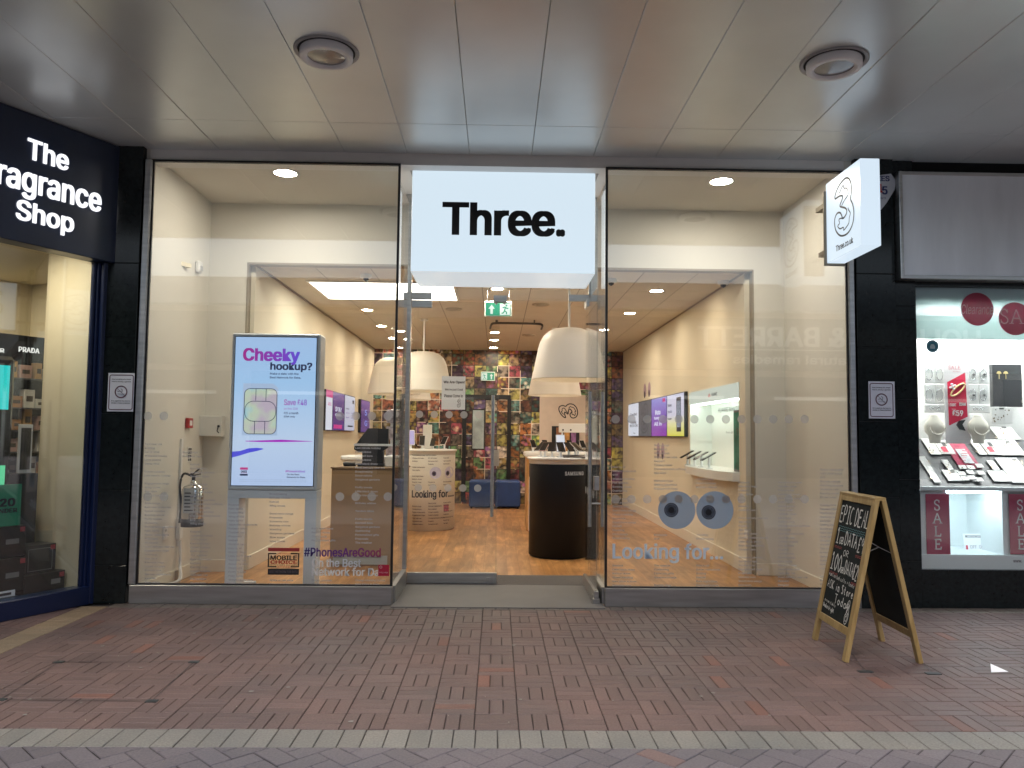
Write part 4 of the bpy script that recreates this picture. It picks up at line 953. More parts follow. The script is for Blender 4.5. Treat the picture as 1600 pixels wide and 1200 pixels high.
wscreen('purple wall screen nearest the totem on the left wall', PLW, yl(516), yl(534.6), 1.49, 2.11, gradmat('purple_screen', [(0, (.14, .05, .3)), (.5, (.10, .04, .22)), (1, (.25, .15, .45))], .75), [('t', .2, .5, .75, .62, 'SIM ONLY', EW), ('t', .2, .38, .7, .46, 'deals', EW), ('r', .1, .06, .8, .16, 0, EMG)], g)
wscreen('white wall screen with small dark items on the left wall', PLW, yl(535), yl(551), 1.49, 2.11, gradmat('white_screen', [(0, (.65, .63, .8)), (1, (.8, .8, .95))], .8), [('r', .72, .78, .88, .88, 0, EDK), ('t', .1, .6, .4, .64, 'unlimited', EDK), ('t', .1, .48, .45, .52, 'data plan', EPU), ('t', .1, .36, .4, .40, 'from 20', EPU), ('t', .6, .5, .9, .53, 'calls', EPU), ('t', .6, .36, .9, .39, 'texts', EPU), ('r', .3, .12, .8, .16, 0, EDK)], g)
wscreen('far purple wall screen near the photo wall on the left', PLW, yl(561), yl(575), 1.47, 2.10, MATS['purple_screen'], [('t', .4, .2, .7, .7, '5\nG', EBL)], g)
g = 'screens on the right shop wall'
wscreen('white wall screen with dark script farthest along the right wall', PRW, yl(987), yl(1003.6), 1.45, 2.09, EW, [('t', .2, .62, .85, .7, 'Cardle!', EDK), ('t', .2, .38, .8, .46, 'THINK', EDK), ('t', .2, .28, .9, .36, 'DATA ON', EDK), ('t', .5, .08, .7, .12, 'Free', EDK)], g)
wscreen('grey wall screen with a large black logo on the right wall', PRW, yl(1004), yl(1023.6), 1.45, 2.09, em('screen_grey', (.14, .14, .16), .8), [('l', .2, .1, .8, .9, 0, EDK)], g)
wscreen('purple wall screen with white lettering on the right wall', PRW, yl(1024), yl(1048.6), 1.45, 2.09, gradmat('violet_screen', [(0, (.30, .03, .45)), (.5, (.22, .08, .55)), (1, (.35, .35, .85))], .85), [('t', .28, .56, .62, .68, 'Data', EW), ('t', .2, .42, .75, .52, 'hungry?', EW), ('t', .2, .28, .7, .38, 'All in', EW), ('r', .75, .86, .92, .95, 0, EMG)], g)
wscreen('yellow and lilac wall screen with an upright phone beside the lit niche', PRW, yl(1049), yl(1076.6), 1.45, 2.09, gradmat('yellow_screen', [(0, (.85, .80, .10)), (.3, (.85, .82, .45)), (.5, (.75, .72, .9)), (1, (.78, .78, .98))], .85), [('t', .06, .7, .3, .78, 'Galaxy', EDK), ('t', .06, .56, .3, .62, 'S10', EDK), ('r', .58, .12, .84, .9, 0, EDK), ('r', .60, .22, .82, .82, 0, EW), ('t', .06, .4, .3, .44, 'new', EDK)], g)
def walleyes(lab, px0, px1, z, r):
    t = thing('eye_sticker', lab, 'wall sticker', 'pairs of eye stickers on the right wall'); m = MB(); q = PXr(XR-.003)
    for px in (px0, px1):
        c = V((q.O.x, yl(px), z)); m.mi = 0; m.disc(q, c, r, 24); m.mi = 1; m.disc(q, c+V((-.001, .02, -.07)), r*.5, 20)
    link('print', m, [pm('eye_mauve', (.42, .30, .40), .5), pm('eye_dark', (.05, .03, .05), .5)], t)
walleyes('pair of mauve eye stickers above the wall screens', 1009, 1016, 2.28, .13); walleyes('pair of mauve eye stickers below the wall screens', 1030, 1037, 1.22, .13)
# lit niche
t = thing('display_niche', 'lit white wall niche with phone maker lettering on the right shop wall', 'display niche')
XB = XR+.30; m = MB()
m.box(XB, XB+.02, ny0+.001, ny1-.001, nzb+.001, nzt-.001); m.box(XR+.001, XB, ny0+.001, ny0+.012, nzb+.001, nzt-.001); m.box(XR+.001, XB, ny1-.012, ny1-.001, nzb+.001, nzt-.001); m.box(XR+.001, XB, ny0+.012, ny1-.012, nzt-.013, nzt-.001)
link('lining', m, pm('niche_white', (.78, .80, .76), .4, var=.01), t)
m = MB(); m.box(XR-.012, XR+.004, ny0, ny1, nzt-.17, nzt-.002); link('header', m, em('niche_header', (.72, .78, .70), .82), t)
m = MB(); m.box(XR+.02, XR+.05, ny0+.03, ny1-.03, nzt-.19, nzt-.175); link('strip_light', m, em('niche_tube', (.85, 1., .92), 9.), t)
m = MB(); q = PXr(XR-.015); yc = (ny0+ny1)/2
RDM = pm('petal_red', (.55, .02, .03), .4)
m.tfit('HUAWEI', (q.O.x, yc-.05, nzt-.105), (q.O.x, yc-.30, nzt-.065), q, bold=.02); q2 = PXr(XB-.004)
m.tfit('HUAWEI Mate20 Pro', (q2.O.x, ny1-.35, 1.78), (q2.O.x, ny0+.75, 1.84), q2, bold=.0); m.tfit('from 49 a month', (q2.O.x, ny1-.7, 1.50), (q2.O.x, ny0+.85, 1.53), q2, res=1)
m.mi = 1
for k in range(5):
    a = R_(20+35*k)
    m.poly([V((q.O.x, yc+.06, nzt-.115))+q.R*(r*math.cos(a+w2))+V((0, 0, r*math.sin(a+w2))) for r, w2 in ((.012, 0), (.045, -.22), (.06, 0), (.045, .22))])
m.disc(q2, (q2.O.x-.001, ny0+.62, 1.74), .045, 20, .06)
link('lettering', m, [pm('niche_ink', (.05, .05, .06), .5), RDM], t)
m = MB(); c = []
for k in range(13): a = math.pi*k/12; c.append(((XR-.001)-.17*math.sin(a)**.7, (ny0+ny1)/2+math.cos(a)*(ny1-ny0)/2*-1, nzb+.002))
m.prism([V(p_) for p_ in c]+[V((XR+.30, ny1, nzb+.002)), V((XR+.30, ny0, nzb+.002))], (0, 0, -.10)) ; link('shelf', m, WHITE, t)
for k, px in enumerate((1072, 1082, 1094, 1105, 1117)):
    y_ = yl(px); y_ = min(y_, ny1-.1)
    phone((XR-.07, y_, nzb+.003), R_(-90), f'{od[k]} black phone from the far end of the lit niche shelf', 'phones on the niche shelf', PHS, 1.35, 30)
t = thing('phone_poster', 'tall dark phone cut out standing at the near end of the niche', 'poster'); m = MB(); m.box(XR+.1, XR+.115, ny0+.22, ny0+.50, nzb+.004, nzt-.36, .004); link('board', m, pm('poster_grey', (.05, .06, .06), .3), t)
t = thing('phone_poster', 'tall green phone cut out in front of the dark one in the niche', 'poster'); m = MB(); m.box(XR+.02, XR+.035, ny0+.03, ny0+.28, nzb+.004, nzt-.30, .004); m.mi = 1; m.box(XR+.016, XR+.0195, ny0+.045, ny0+.265, nzb+.03, nzt-.33); link('board', m, [BLACK, pm('poster_green', (.03, .22, .16), .2, var=.7, scale=4)], t)

# ------------------------------------------------------------------ totem display in the left window
TY = 7.15; PT = PY(TY); t = thing('display_totem', 'white freestanding digital display reading Cheeky hookup in the left window', 'display totem')
Lx = lambda px, y_=TY: hit(px, 640, PY(y_)).x
x0_, x1_ = Lx(359), Lx(498); zt = hit(430, 521, PT).z; zb = hit(425, 766, PT).z
m = MB(); m.box(x0_, x1_, TY, TY+.22, zb, zt, .012); link('cabinet', m, WHITEM, t)
m = MB(); m.box(x0_, x0_+.105, TY+.01, TY+.21, .01, zb-.075, .004); m.box(x1_-.105, x1_, TY+.01, TY+.21, .01, zb-.075, .004); m.box(x0_, x1_, TY+.01, TY+.21, zb-.075, zb-.004, .004); link('stand', m, WHITEM, t)
m = MB(); m.box(x0_+.03, x1_-.028, TY-.004, TY-.0005, zb+.035, zt-.03); link('bezel', m, BLACKG, t)
def sx(u): return x0_+.036+(x1_-.034-x0_-.036)*u
def sz(v): return zb+.041+(zt-.036-zb-.041)*(1-v)
PS = PY(TY-.006)
m = MB(); m.box(sx(0), sx(1), TY-.006, TY-.0042, sz(1), sz(0)); scr = link('screen', m, gradmat('totem_screen', [(0, (.52, .66, .98)), (.3, (.60, .74, 1.)), (.7, (.42, .66, 1.)), (1, (.45, .64, .98))], .92), t)
EK = em('totem_ink', (.02, .03, .10), .8); ECH = gradmat('cheeky_letters', [(0, (.45, .03, .32)), (.6, (.30, .06, .62)), (1, (.16, .10, .85))], .85, 0)
def st(mb, s_, u0, v0, u1, v1, **kw): mb.tfit(s_, (sx(u0), TY-.0075, sz(v1)), (sx(u1), TY-.0075, sz(v0)), PS, **kw)
m = MB(); st(m, 'Cheeky', .095, .075, .80, .185, bold=.035, res=4); link('headline', m, ECH, scr)
m = MB(); st(m, 'hookup?', .435, .17, .955, .235, bold=.03, res=3); st(m, 'Make a date with the\nBest Network for Data.', .435, .24, .82, .28, bold=.01, res=2); st(m, '£21 a month', .62, .505, .80, .52, bold=.02); st(m, 'SIM only', .62, .53, .76, .545, bold=.02); st(m, 'On the Best\nNetwork for Data.', .68, .918, .91, .948, bold=.02, line=.9)
def rr_(u0, v0, u1, v1, r, n=6):
    P = []; X0, X1, Z0, Z1 = sx(u0), sx(u1), sz(v1), sz(v0)
    for cx, cz, a0 in ((X1-r, Z1-r, 0), (X0+r, Z1-r, 90), (X0+r, Z0+r, 180), (X1-r, Z0+r, 270)):
        for k in range(n+1): a = R_(a0+90*k/n); P.append(V((cx+r*math.cos(a), TY-.0085, cz+r*math.sin(a))))
    return P
nn = V((0, -1, 0)); LWD = .0055
m.ribbon(rr_(.13, .35, .53, .655, .05), LWD, nn, True); m.ribbon(rr_(.14, .435, .52, .57, .075), LWD, nn, True)
for u, v0, v1 in ((.27, .35, .43), (.395, .35, .435), (.265, .57, .655), (.39, .57, .655)): m.ribbon([V((sx(u), TY-.0085, sz(v0))), V((sx(u), TY-.0085, sz(v1)))], LWD, nn)
st(m, 'CHOICE', .115, .90, .19, .915, bold=.05); m.box(sx(.105), sx(.20), TY-.0084, TY-.008, sz(.935), sz(.923)); link('copy', m, EK, scr)
m = MB(); st(m, 'Save £48', .62, .42, .90, .46, bold=.015); st(m, '#PhonesAreGood', .66, .895, .90, .91, bold=.02); st(m, 'on this SIM', .62, .475, .79, .49); link('offer', m, gradmat('offer_letters', [(0, (.5, .1, .5)), (1, (.28, .1, .7))], .85, 0), scr)
m = MB(); m.box(sx(.105), sx(.20), TY-.0084, TY-.008, sz(.895), sz(.88)); st(m, 'AWARD WINNER', .115, .915, .19, .92); link('badge', m, EMG, scr)
m = MB(); P = rr_(.13, .35, .53, .655, .05); m.poly([p_+V((0, .0012, 0)) for p_ in P]); 
sm_, tt, bb = newmat('sim_gold'); N = tt.nodes; L = tt.links; tc = N.new('ShaderNodeTexCoord'); nz = N.new('ShaderNodeTexNoise'); nz.inputs['Scale'].default_value = 5; cr = N.new('ShaderNodeValToRGB'); L.new(tc.outputs['Object'], nz.inputs[0]); L.new(nz.outputs[0], cr.inputs[0])
cr.color_ramp.elements[0].position = .35; cr.color_ramp.elements[0].color = (.60, .50, .62, 1); cr.color_ramp.elements[1].position = .65; cr.color_ramp.elements[1].color = (.42, .70, .80, 1); k = cr.color_ramp.elements.new(.5); k.color = (.62, .72, .56, 1)
L.new(cr.outputs[0], bb.inputs['Emission Color']); bb.inputs['Emission Strength'].default_value = .62; bb.inputs['Base Color'].default_value = (.02, .02, .02, 1)
link('sim_card', m, sm_, scr)
m = MB(); m.poly([V((sx(a), TY-.0072, sz(b))) for a, b in ((.02+.09, .665), (.545, .665), (.545, .345), (.48, .315), (.11, .315))]); link('sim_card_behind', m, em('sim_backing', (.50, .64, .90), .85), scr)  # card shape drawn behind the SIM on the screen
def lens(pts0, pts1): return [V((sx(a), TY-.0074, sz(b))) for a, b in pts0+pts1[::-1]]
m = MB(); m.poly(lens([(.16, .702), (.35, .698), (.6, .692), (.98, .700)], [(.16, .706), (.35, .709), (.6, .708), (.98, .702)])[::-1])
link('magenta_line', m, em('line_magenta', (.48, .02, .62), .9), scr)
m = MB(); top = [(0, .775), (.1, .77), (.2, .752), (.3, .748), (.38, .752)]; bot = [(0, .815), (.1, .80), (.2, .782), (.3, .77), (.38, .757)]; m.poly(lens(top, bot)[::-1]); link('blue_wave', m, em('wave_blue', (.10, .10, .85), .9), scr)
m = MB(); [st(m, 'Subject to terms and conditions and credit check', .10, .958+.012*k, .92, .964+.012*k, res=1) for k in range(2)]; link('small_print', m, em('print_grey', (.35, .42, .6), .8), scr)
# desk box and till beside the totem
t = thing('service_desk', 'plain brown desk front behind the left window', 'desk'); m = MB(); x0_, x1_ = hitz(522, 8.75), hitz(633, 8.75); z1 = hit(570, 733, PY(8.75)).z
m.box(x0_, x1_, 8.75, 9.35, .01, z1, .008); link('body', m, pm('desk_brown', (.34, .22, .11), .55, var=.04), t)
m = MB(); m.box(x0_-.01, x1_+.01, 8.74, 9.37, z1, z1+.022, .004); link('top', m, pm('desk_brown_top', (.3, .2, .11), .5), t)
t = thing('till_screen', 'black till monitor seen from behind on the brown desk', 'till'); zc = z1+.022; q = PY(8.95)
m = MB(); m.prism([hit(a, b, q) for a, b in ((575, 669), (607, 670), (606, 700), (596, 706), (560, 706), (553, 702), (554, 697))], (0, .06, 0)); link('monitor', m, BLACK, t)
m = MB(); xa, xb = hit(565, 720, q).x, hit(598, 720, q).x; m.box(xa, xb, 8.97, 9.1, zc, hit(580, 704, q).z, .01); m.box(xa-.04, xb+.02, 8.9, 9.15, zc, zc+.03, .008); link('base', m, BLACK, t)
m = MB(); xa, xb = hit(553, 700, q).x, hit(625, 700, q).x; z_ = hit(590, 697, q).z; m.box(xa, xb, 8.93, 8.948, z_, z_+.025, .002); link('reflection_bar', m, WHITEM, t)  # white bar put in for the reflected streak of light at this height
t = thing('card_machine', 'small black card reader lying at the left end of the brown desk', 'card reader'); a = hit(545, 731, PY(8.9)).x; m = MB(); m.obox((a, 8.95, zc+.022), (.96, .2, 0), (-.2, .96, 0), (0, 0, 1), .075, .04, .02, .012); link('body', m, BLACK, t)
m = MB(); m.tube(smoothpts([(a+.07, 8.95, zc+.02), (a+.12, 8.9, zc+.03), (a+.17, 8.97, zc+.012), (a+.24, 9., zc+.012)]), .007, 6); link('cable', m, BLACK, t)
t = thing('paper_tray', 'white plastic tray on the right end of the brown desk', 'tray'); a = hit(602, 730, PY(8.9)).x; m = MB(); m.box(a, a+.2, 8.85, 9.15, zc, zc+.12, .01); link('tray', m, WHITE, t)
m = MB(); m.box(a+.015, a+.185, 8.865, 9.135, zc+.1205, zc+.126); link('paper', m, PAPER, t)
t = thing('leaflet_rack', 'white wire leaflet rack glimpsed above the brown desk', 'rack'); a = hit(612, 690, PY(9.6)).x
m = MB(); m.box(a-.02, a+.1, 9.6, 9.65, .01, 1.75, .01); link('post', m, WHITEM, t); m = MB(); [m.box(a-.06, a+.16, 9.53, 9.6, z, z+.16, .004) for z in (1.15, 1.38, 1.58)]; link('pocket', m, pm('leaflet', (.5, .45, .5), .5, var=.6, scale=16), t)

# ------------------------------------------------------------------ fire and wiring things on the left side wall
SWX = -3.08; q = PXl(SWX+.001)
t = thing('fire_extinguisher', 'polished chrome fire extinguisher with dark base hanging in the left window corner', 'fire extinguisher')
c = hit(301, 790, PY(7.55)); cx, cy, cz = c.x, 7.55, hit(301, 822, PY(7.55)).z; zt_ = hit(301, 757, PY(7.55)).z; r = .098
m = MB(); m.lathe((cx, cy, 0), [(.001, cz), (r*.9, cz), (r, cz+.012), (r, zt_-.05), (r*.86, zt_-.018), (r*.5, zt_), (.03, zt_+.012), (.022, zt_+.04)], 36); link('cylinder', m, pm('chrome', (.62, .6, .57), .1, 1., var=.03), t)
m = MB(); m.lathe((cx, cy, 0), [(r+.002, cz-.002), (r+.004, cz+.07), (r+.001, cz+.072)], 36); link('base_boot', m, BLACK, t)
m = MB(); m.box(cx-.014, cx+.014, cy-.012, cy+.012, zt_+.035, zt_+.09, .003); m.bar((cx-.01, cy, zt_+.085), (cx+.07, cy-.02, zt_+.10), .02, .01); m.bar((cx-.01, cy, zt_+.095), (cx+.06, cy-.02, zt_+.15), .02, .008); m.bar((cx-.01, cy, zt_+.09), (cx-.03, cy, zt_+.10), .02, .02); link('valve_handle', m, BLACK, t)
m = MB(); m.tube(smoothpts([(cx-.02, cy, zt_+.08), (cx-.09, cy-.01, zt_+.1), (cx-.125, cy, zt_), (cx-.115, cy, cz+.25), (cx-.11, cy, cz+.12)]), .011, 8); m.cyl((cx-.11, cy, cz+.13), (cx-.11, cy, cz+.03), .012, .018); link('hose', m, BLACK, t)
pl = PY(cy-r-.002); m = MB()
m.rect((cx, cy-r-.0, 0), PY(0), -.05, .05, cz+.13, cz+.36); 
for i in range(len(m.v)): x_, y_, z_ = m.v[i]; m.v[i] = (x_, y_-.002, z_)
m.mi = 1
for k in range(6): m.rect((cx, cy-r-.003, 0), PY(0), -.04, .04-.02*(k % 2), cz+.15+.032*k, cz+.162+.032*k)
m2 = MB(); link('label', m, [pm('label_white', (.5, .5, .48), .5), INK], t)
t = thing('call_point', 'small red fire alarm call point on the left side wall', 'alarm'); a = hit(293, 661, q)
m = MB(); m.rect(V((q.O.x, a.y, a.z)), q, -.06, .06, -.05, .05, .035, .006); link('body', m, pm('alarm_red', (.42, .02, .02), .35), t)
m = MB(); m.rect(V((q.O.x+.035, a.y, a.z)), q, -.03, .03, -.025, .025, .002); link('glass', m, WHITE, t)
t = thing('motion_sensor', 'small white motion sensor high on the left side wall', 'sensor'); a = hit(307, 417, q); m = MB(); m.rect(V((q.O.x, a.y, a.z)), q, -.05, .05, -.06, .06, .05, .015); link('body', m, WHITE, t)
m = MB(); m.rect(V((q.O.x+.05, a.y, a.z)), q, -.03, .03, -.04, .01, .008, .003); link('lens', m, pm('lens_grey', (.4, .4, .4), .3), t)
qb = PY(BK-.001)
t = thing('wall_cabinet', 'white metal key cabinet on the wall behind the totem', 'cabinet'); m = MB(); m.prect(317, 650, 352, 682, qb, .12, .006); link('body', m, pm('cabinet_white', (.68, .67, .62), .4), t)
m = MB(); c = hit(342, 666, qb.off(.12)); m.cyl(c, c+V((0, -.02, 0)), .012); m.tube([c+V((0, -.02, 0)), c+V((-.01, -.022, -.05)), c+V((.01, -.02, -.07))], .005); link('key', m, BLACK, t)
t = thing('instruction_notices', 'pair of small red and black instruction notices above the extinguisher', 'notice')
m = MB(); a = hit(283, 711, q); m.rect(V((q.O.x, a.y, a.z)), q, -.05, .05, -.075, .075, .003); m.mi = 1
for k in range(4): m.rect(V((q.O.x+.004, a.y, a.z)), q, -.04, -.005, -.065+.035*k, -.04+.035*k); m.rect(V((q.O.x+.004, a.y, a.z)), q, .005, .04, -.065+.035*k, -.04+.035*k)
link('red_notice', m, [WHITE, MATS['alarm_red']], t)
m = MB(); a = hit(296, 710, q); m.rect(V((q.O.x, a.y, a.z)), q, -.05, .05, -.075, .075, .003); m.mi = 1
for k in range(4): m.rect(V((q.O.x+.004, a.y, a.z)), q, -.04, -.005, -.065+.035*k, -.04+.035*k); m.rect(V((q.O.x+.004, a.y, a.z)), q, .005, .04, -.065+.035*k, -.04+.035*k)
link('black_notice', m, [WHITE, INK], t)
t = thing('cable_trunking', 'white cable trunking running down the left side wall and looping along the floor', 'trunking'); a = hit(279, 780, q)
m = MB(); m.rect(V((q.O.x, a.y, 0)), q, -.02, .02, .35, 1.38, .02, .003); m.rect(V((q.O.x, a.y, 0)), q, -.045, .045, .42, .62, .04, .006); link('trunking', m, WHITE, t)
p0 = V((SWX+.03, a.y, .4)); pts = [p0, V((SWX+.04, a.y, .16)), hit(281, 905, PZ(.06)), hit(268, 912, PZ(.03)), hit(246, 917, PZ(.03)), hit(252, 921.5, PZ(.03)), hit(290, 921, PZ(.03)), hit(330, 917, PZ(.03)), hit(372, 911, PZ(.03)), hit(400, 910, PZ(.03))]
m = MB(); m.tube(smoothpts(pts), .016, 8); link('cable', m, WHITE, t)
t = thing('wall_socket', 'white double socket low on the left side wall', 'socket'); a = hit(257, 833, q); m = MB(); m.rect(V((q.O.x, a.y, a.z)), q, -.045, .045, -.06, .06, .012, .004); link('plate', m, WHITE, t)
m = MB(); m.rect(V((q.O.x+.012, a.y, a.z)), q, -.02, .02, .015, .035, .003); link('switch', m, MATS['lens_grey'], t)
t = thing('wall_socket', 'white socket low on the right shop wall beyond the eyeballs', 'socket'); a = V((XR-.001, yl(1168), .42)); q3 = PXr(XR-.001); m = MB(); m.rect(a, q3, -.06, .06, -.045, .045, .012, .004); link('plate', m, WHITE, t)
m = MB(); m.rect(a+V((-.012, 0, 0)), q3, -.04, -.02, -.01, .02, .003); link('switch', m, MATS['lens_grey'], t)
# ------------------------------------------------------------------ perfume shop with its angled front (left)
FO = V((hit(158, 940, PZ(0)).x, hit(158, 940, PZ(0)).y, 0)); fd = V((hit(0, 972, PZ(0)).x, hit(0, 972, PZ(0)).y, 0))-FO; fd.normalize()
FR = -fd; FPL = PL(FO, FR); FN = FPL.N
def fb(m, a0, a1, d0, d1, z0, z1, bev=0.):      # along the front, depth into the shop, height
    c = FO + FR*((a0+a1)/2) - FN*((d0+d1)/2) + V((0, 0, (z0+z1)/2)); return m.obox(c, FR, -FN, (0, 0, 1), abs(a1-a0)/2, abs(d1-d0)/2, abs(z1-z0)/2, bev)
zf0 = hit(120, 401, FPL).z; zf1 = WZ-.004
t = thing('perfume_shop', 'perfume shop with navy fascia and lit white letters on an angled front', 'shop')
LN = 4.2
m = MB(); fb(m, -LN, .02, -.07, .1, zf0, zf1, .006); fas = link('fascia', m, pm('fascia_navy', (.008, .017, .05), .32, var=.2, scale=2), t)
q = FPL.off(.072); LET = em('letter_glow', (.95, .96, 1.), 1.35)
m = MB(); m.trect('The', 42, 226, 107, 258, q, bold=.018, res=4, ext=.012); m.trect('Fragrance', -33, 266, 158.5, 317, q, bold=.018, res=4, ext=.012); m.trect('Shop', 24, 322, 115, 361, q, bold=.018, res=4, ext=.012); link('letters', m, LET, fas)
m = MB()
zs = hit(60, 945, FPL).z
fb(m, -.125, .015, -.02, .14, 0, zf0-.002, .006); fb(m, -.15, -.126, .02, .1, .13, zf0-.004, .003); fb(m, -.175, -.151, .04, .08, .13, zf0-.004, .003); fb(m, -LN, -.1251, -.02, .12, 0, .15, .006); link('window_frame', m, NAVY, t)
m = MB(); fb(m, -LN, -.18, .05, .062, .15, zf0); link('window_glass', m, GLASS, t)
CRM = pm('cream_wall', (.74, .66, .47), .7, var=.02)
m = MB(); fb(m, -.178, -.16, .07, .60, .02, 3.2); fb(m, -.178, .6, .60, .66, .02, 3.2); fb(m, -5, .9, 2.52, 2.6, .02, 3.3); fb(m, -5.05, -5, .2, 2.6, .02, 3.3); fb(m, .85, .9, .66, 2.6, .02, 3.3); link('wall', m, CRM, t)
m = MB(); fb(m, -5, .9, .10, 2.6, 3.06, 3.1); link('ceiling', m, CRM, t)
m = MB(); fb(m, -5, .9, .12, 2.6, .0, .12); link('display_floor', m, pm('perfume_floor', (.3, .27, .22), .4), t)
FD = 1.55; fq = FPL.off(-FD)
def dl2(c, lab):
    t2 = thing('downlight', lab, 'downlight', 'downlights in the perfume shop ceiling'); m = MB(); m.lathe(c, [(.09, .002), (.09, -.005), (.07, -.006), (.07, 0)], 20); link('rim', m, WHITE, t2)
    m = MB(); m.poly([V(c)+V((.07*math.cos(a), .07*math.sin(a), -.004)) for a in [-2*math.pi*i/20 for i in range(20)]]); link('lamp', m, em('perfume_light', (1., .88, .68), 80.), t2)
c1 = hit(56, 450, PZ(3.058)); dl2(c1, 'nearer lit downlight in the perfume shop'); c2 = hit(68, 491, PZ(3.058)); 
dl2(FO+FR*(-1.0)-FN*.55+V((0, 0, 3.058)), 'lit downlight at the front of the perfume shop window'); dl2(FO+FR*(-.1)-FN*2.2+V((0, 0, 3.058)), 'farther lit downlight in the perfume shop')
dl2(FO+FR*(-.75)-FN*.3+V((0, 0, 3.058)), 'lit downlight in the corner of the perfume shop window')
# shelving
zsh = hit(40, 525, fq).z
t = thing('perfume_shelves', 'tall black shelving with white brand lettering inside the perfume shop', 'shelving')
m = MB(); fb(m, -5+.01, .62, FD, FD+.03, .12, zsh); fb(m, -5+.01, .62, FD-.02, FD, hit(40, 568, fq).z, zsh); link('carcass', m, pm('shelf_black', (.012, .012, .013), .25), t)
m = MB(); fq1 = fq.off(.023); m.trect('PRADA', 29, 543, 62, 551, fq1, bold=.03); m.trect('CARTIER', -42, 542, 7, 549, fq1, bold=.03); link('lettering', m, em('brand_letters', (.9, .9, .85), 1.), t)
zz = [hit(45, y_, fq.off(.1)).z for y_ in (593, 638, 672, 705, 740)]
m = MB(); [fb(m, -3, .62, FD-.28, FD-.001, z-.012, z) for z in zz]; fb(m, -.57, -.55, FD-.28, FD, .13, zz[0]+.2); link('shelf', m, pm('shelf_steel', (.25, .25, .26), .2, .5), t)
fq3 = fq.off(.22)
def k_n(i): return ['', 'first', 'second', 'third', 'fourth', 'fifth', 'sixth', 'seventh', 'eighth', 'ninth', 'tenth', 'eleventh', 'twelfth', 'thirteenth', 'fourteenth', 'fifteenth', 'sixteenth'][i]
rr = random.Random(5); names = ['cream', 'gold', 'white', 'amber', 'black', 'rose']
cc = [(.6, .45, .25), (.5, .3, .12), (.7, .68, .62), (.4, .2, .08), (.02, .02, .02), (.55, .35, .3)]
for j, z in enumerate(zz):
    a = -.95; k2 = 0
    while a < .45:
        w_ = rr.uniform(.05, .12); hh = rr.uniform(.08, .2) if j else rr.uniform(.09, .16); i = rr.randrange(6); m = MB(); fb(m, a, a+w_, FD-.22, FD-.22+.08, z+.001, z+hh, .003)
        m.mi = 1; fb(m, a+w_*.2, a+w_*.8, FD-.2215, FD-.2205, z+hh*.35, z+hh*.65)
        k2 += 1; solo('perfume_box', m, [pm('box_'+names[i], cc[i], .4), pm('box_print', (.1, .08, .06), .5)], f'{names[i]} perfume box, {k_n(k2)} from the left on the {["top", "second", "third", "fourth", "bottom"][j]} black shelf', 'perfume box', 'perfume boxes on the black shelves')
        a += w_+rr.uniform(.01, .05)
# window display
dq = FPL.off(-.35)
t = thing('display_screen', 'upright black display with a bright teal screen at the left edge', 'screen')
ra = FO.dot(FR); A = lambda px, py, pl_: (hit(px, py, pl_)-FO).dot(FR)
a1 = A(25, 600, dq); m = MB(); fb(m, a1-.75, a1, .35, .42, .14, hit(15, 557, dq).z, .03); link('body', m, BLACKG, t)
a2 = A(20, 600, dq); m = MB(); fb(m, a1-.68, a1-.055, .345, .349, hit(10, 640, dq).z, hit(10, 571, dq).z); m.mi = 1; fb(m, a1-.68, a1-.055, .345, .349, hit(10, 757, dq).z, hit(10, 727, dq).z); link('picture', m, [em('teal_glow', (.0, .62, .60), 1.), em('green_glow', (.12, .7, .35), .9)], t)
t = thing('price_sign', 'green card sign reading 20 pounds and under', 'sign'); dq2 = FPL.off(-.24)
a1 = A(33, 790, dq2); z0_, z1_ = hit(15, 822, dq2).z, hit(15, 757, dq2).z; m = MB(); fb(m, a1-.55, a1, .24, .25, z0_, z1_, .002); link('card', m, pm('card_green', (.03, .30, .16), .5), t)
m = MB(); q = dq2.off(.004); m.trect('£20', -14, 779, 24, 792, q, bold=.04); m.trect('& UNDER', -20, 795, 27, 802, q, bold=.03); link('lettering', m, INK, t)
t = thing('display_plinth', 'dark upright plinth behind the green price sign', 'plinth'); dq3 = FPL.off(-.45); a1 = A(57, 800, dq3); m = MB(); fb(m, a1-.9, a1, .45, .7, .121, hit(40, 740, dq3).z, .004); link('body', m, BLACK, t)
t = thing('display_plinth', 'narrow framed picture panel standing on the dark plinth', 'plinth'); m = MB(); z_ = hit(40, 740, dq3).z+.001; a0 = A(35, 700, dq3); a1 = A(56, 700, dq3); fb(m, a0, a1, .5, .52, z_, hit(45, 663, dq3).z, .002); m.mi = 1; fb(m, a0+.015, a1-.015, .497, .4995, z_+.03, hit(45, 663, dq3).z-.03); link('panel', m, [WHITE, pm('panel_picture', (.06, .055, .05), .3, var=.8, scale=8)], t)
bx = [(0, 40, 870, 822, .26, 'black gift box with silver label at the top left of the perfume window stack'), (0, 40, 925, 872, .2, 'black gift box with silver label under the top left one'), (38, 87, 897, 851, .26, 'wide black gift box with framed front in the perfume window'), (38, 101, 928, 895, .18, 'low black gift box at the bottom right of the perfume window')]
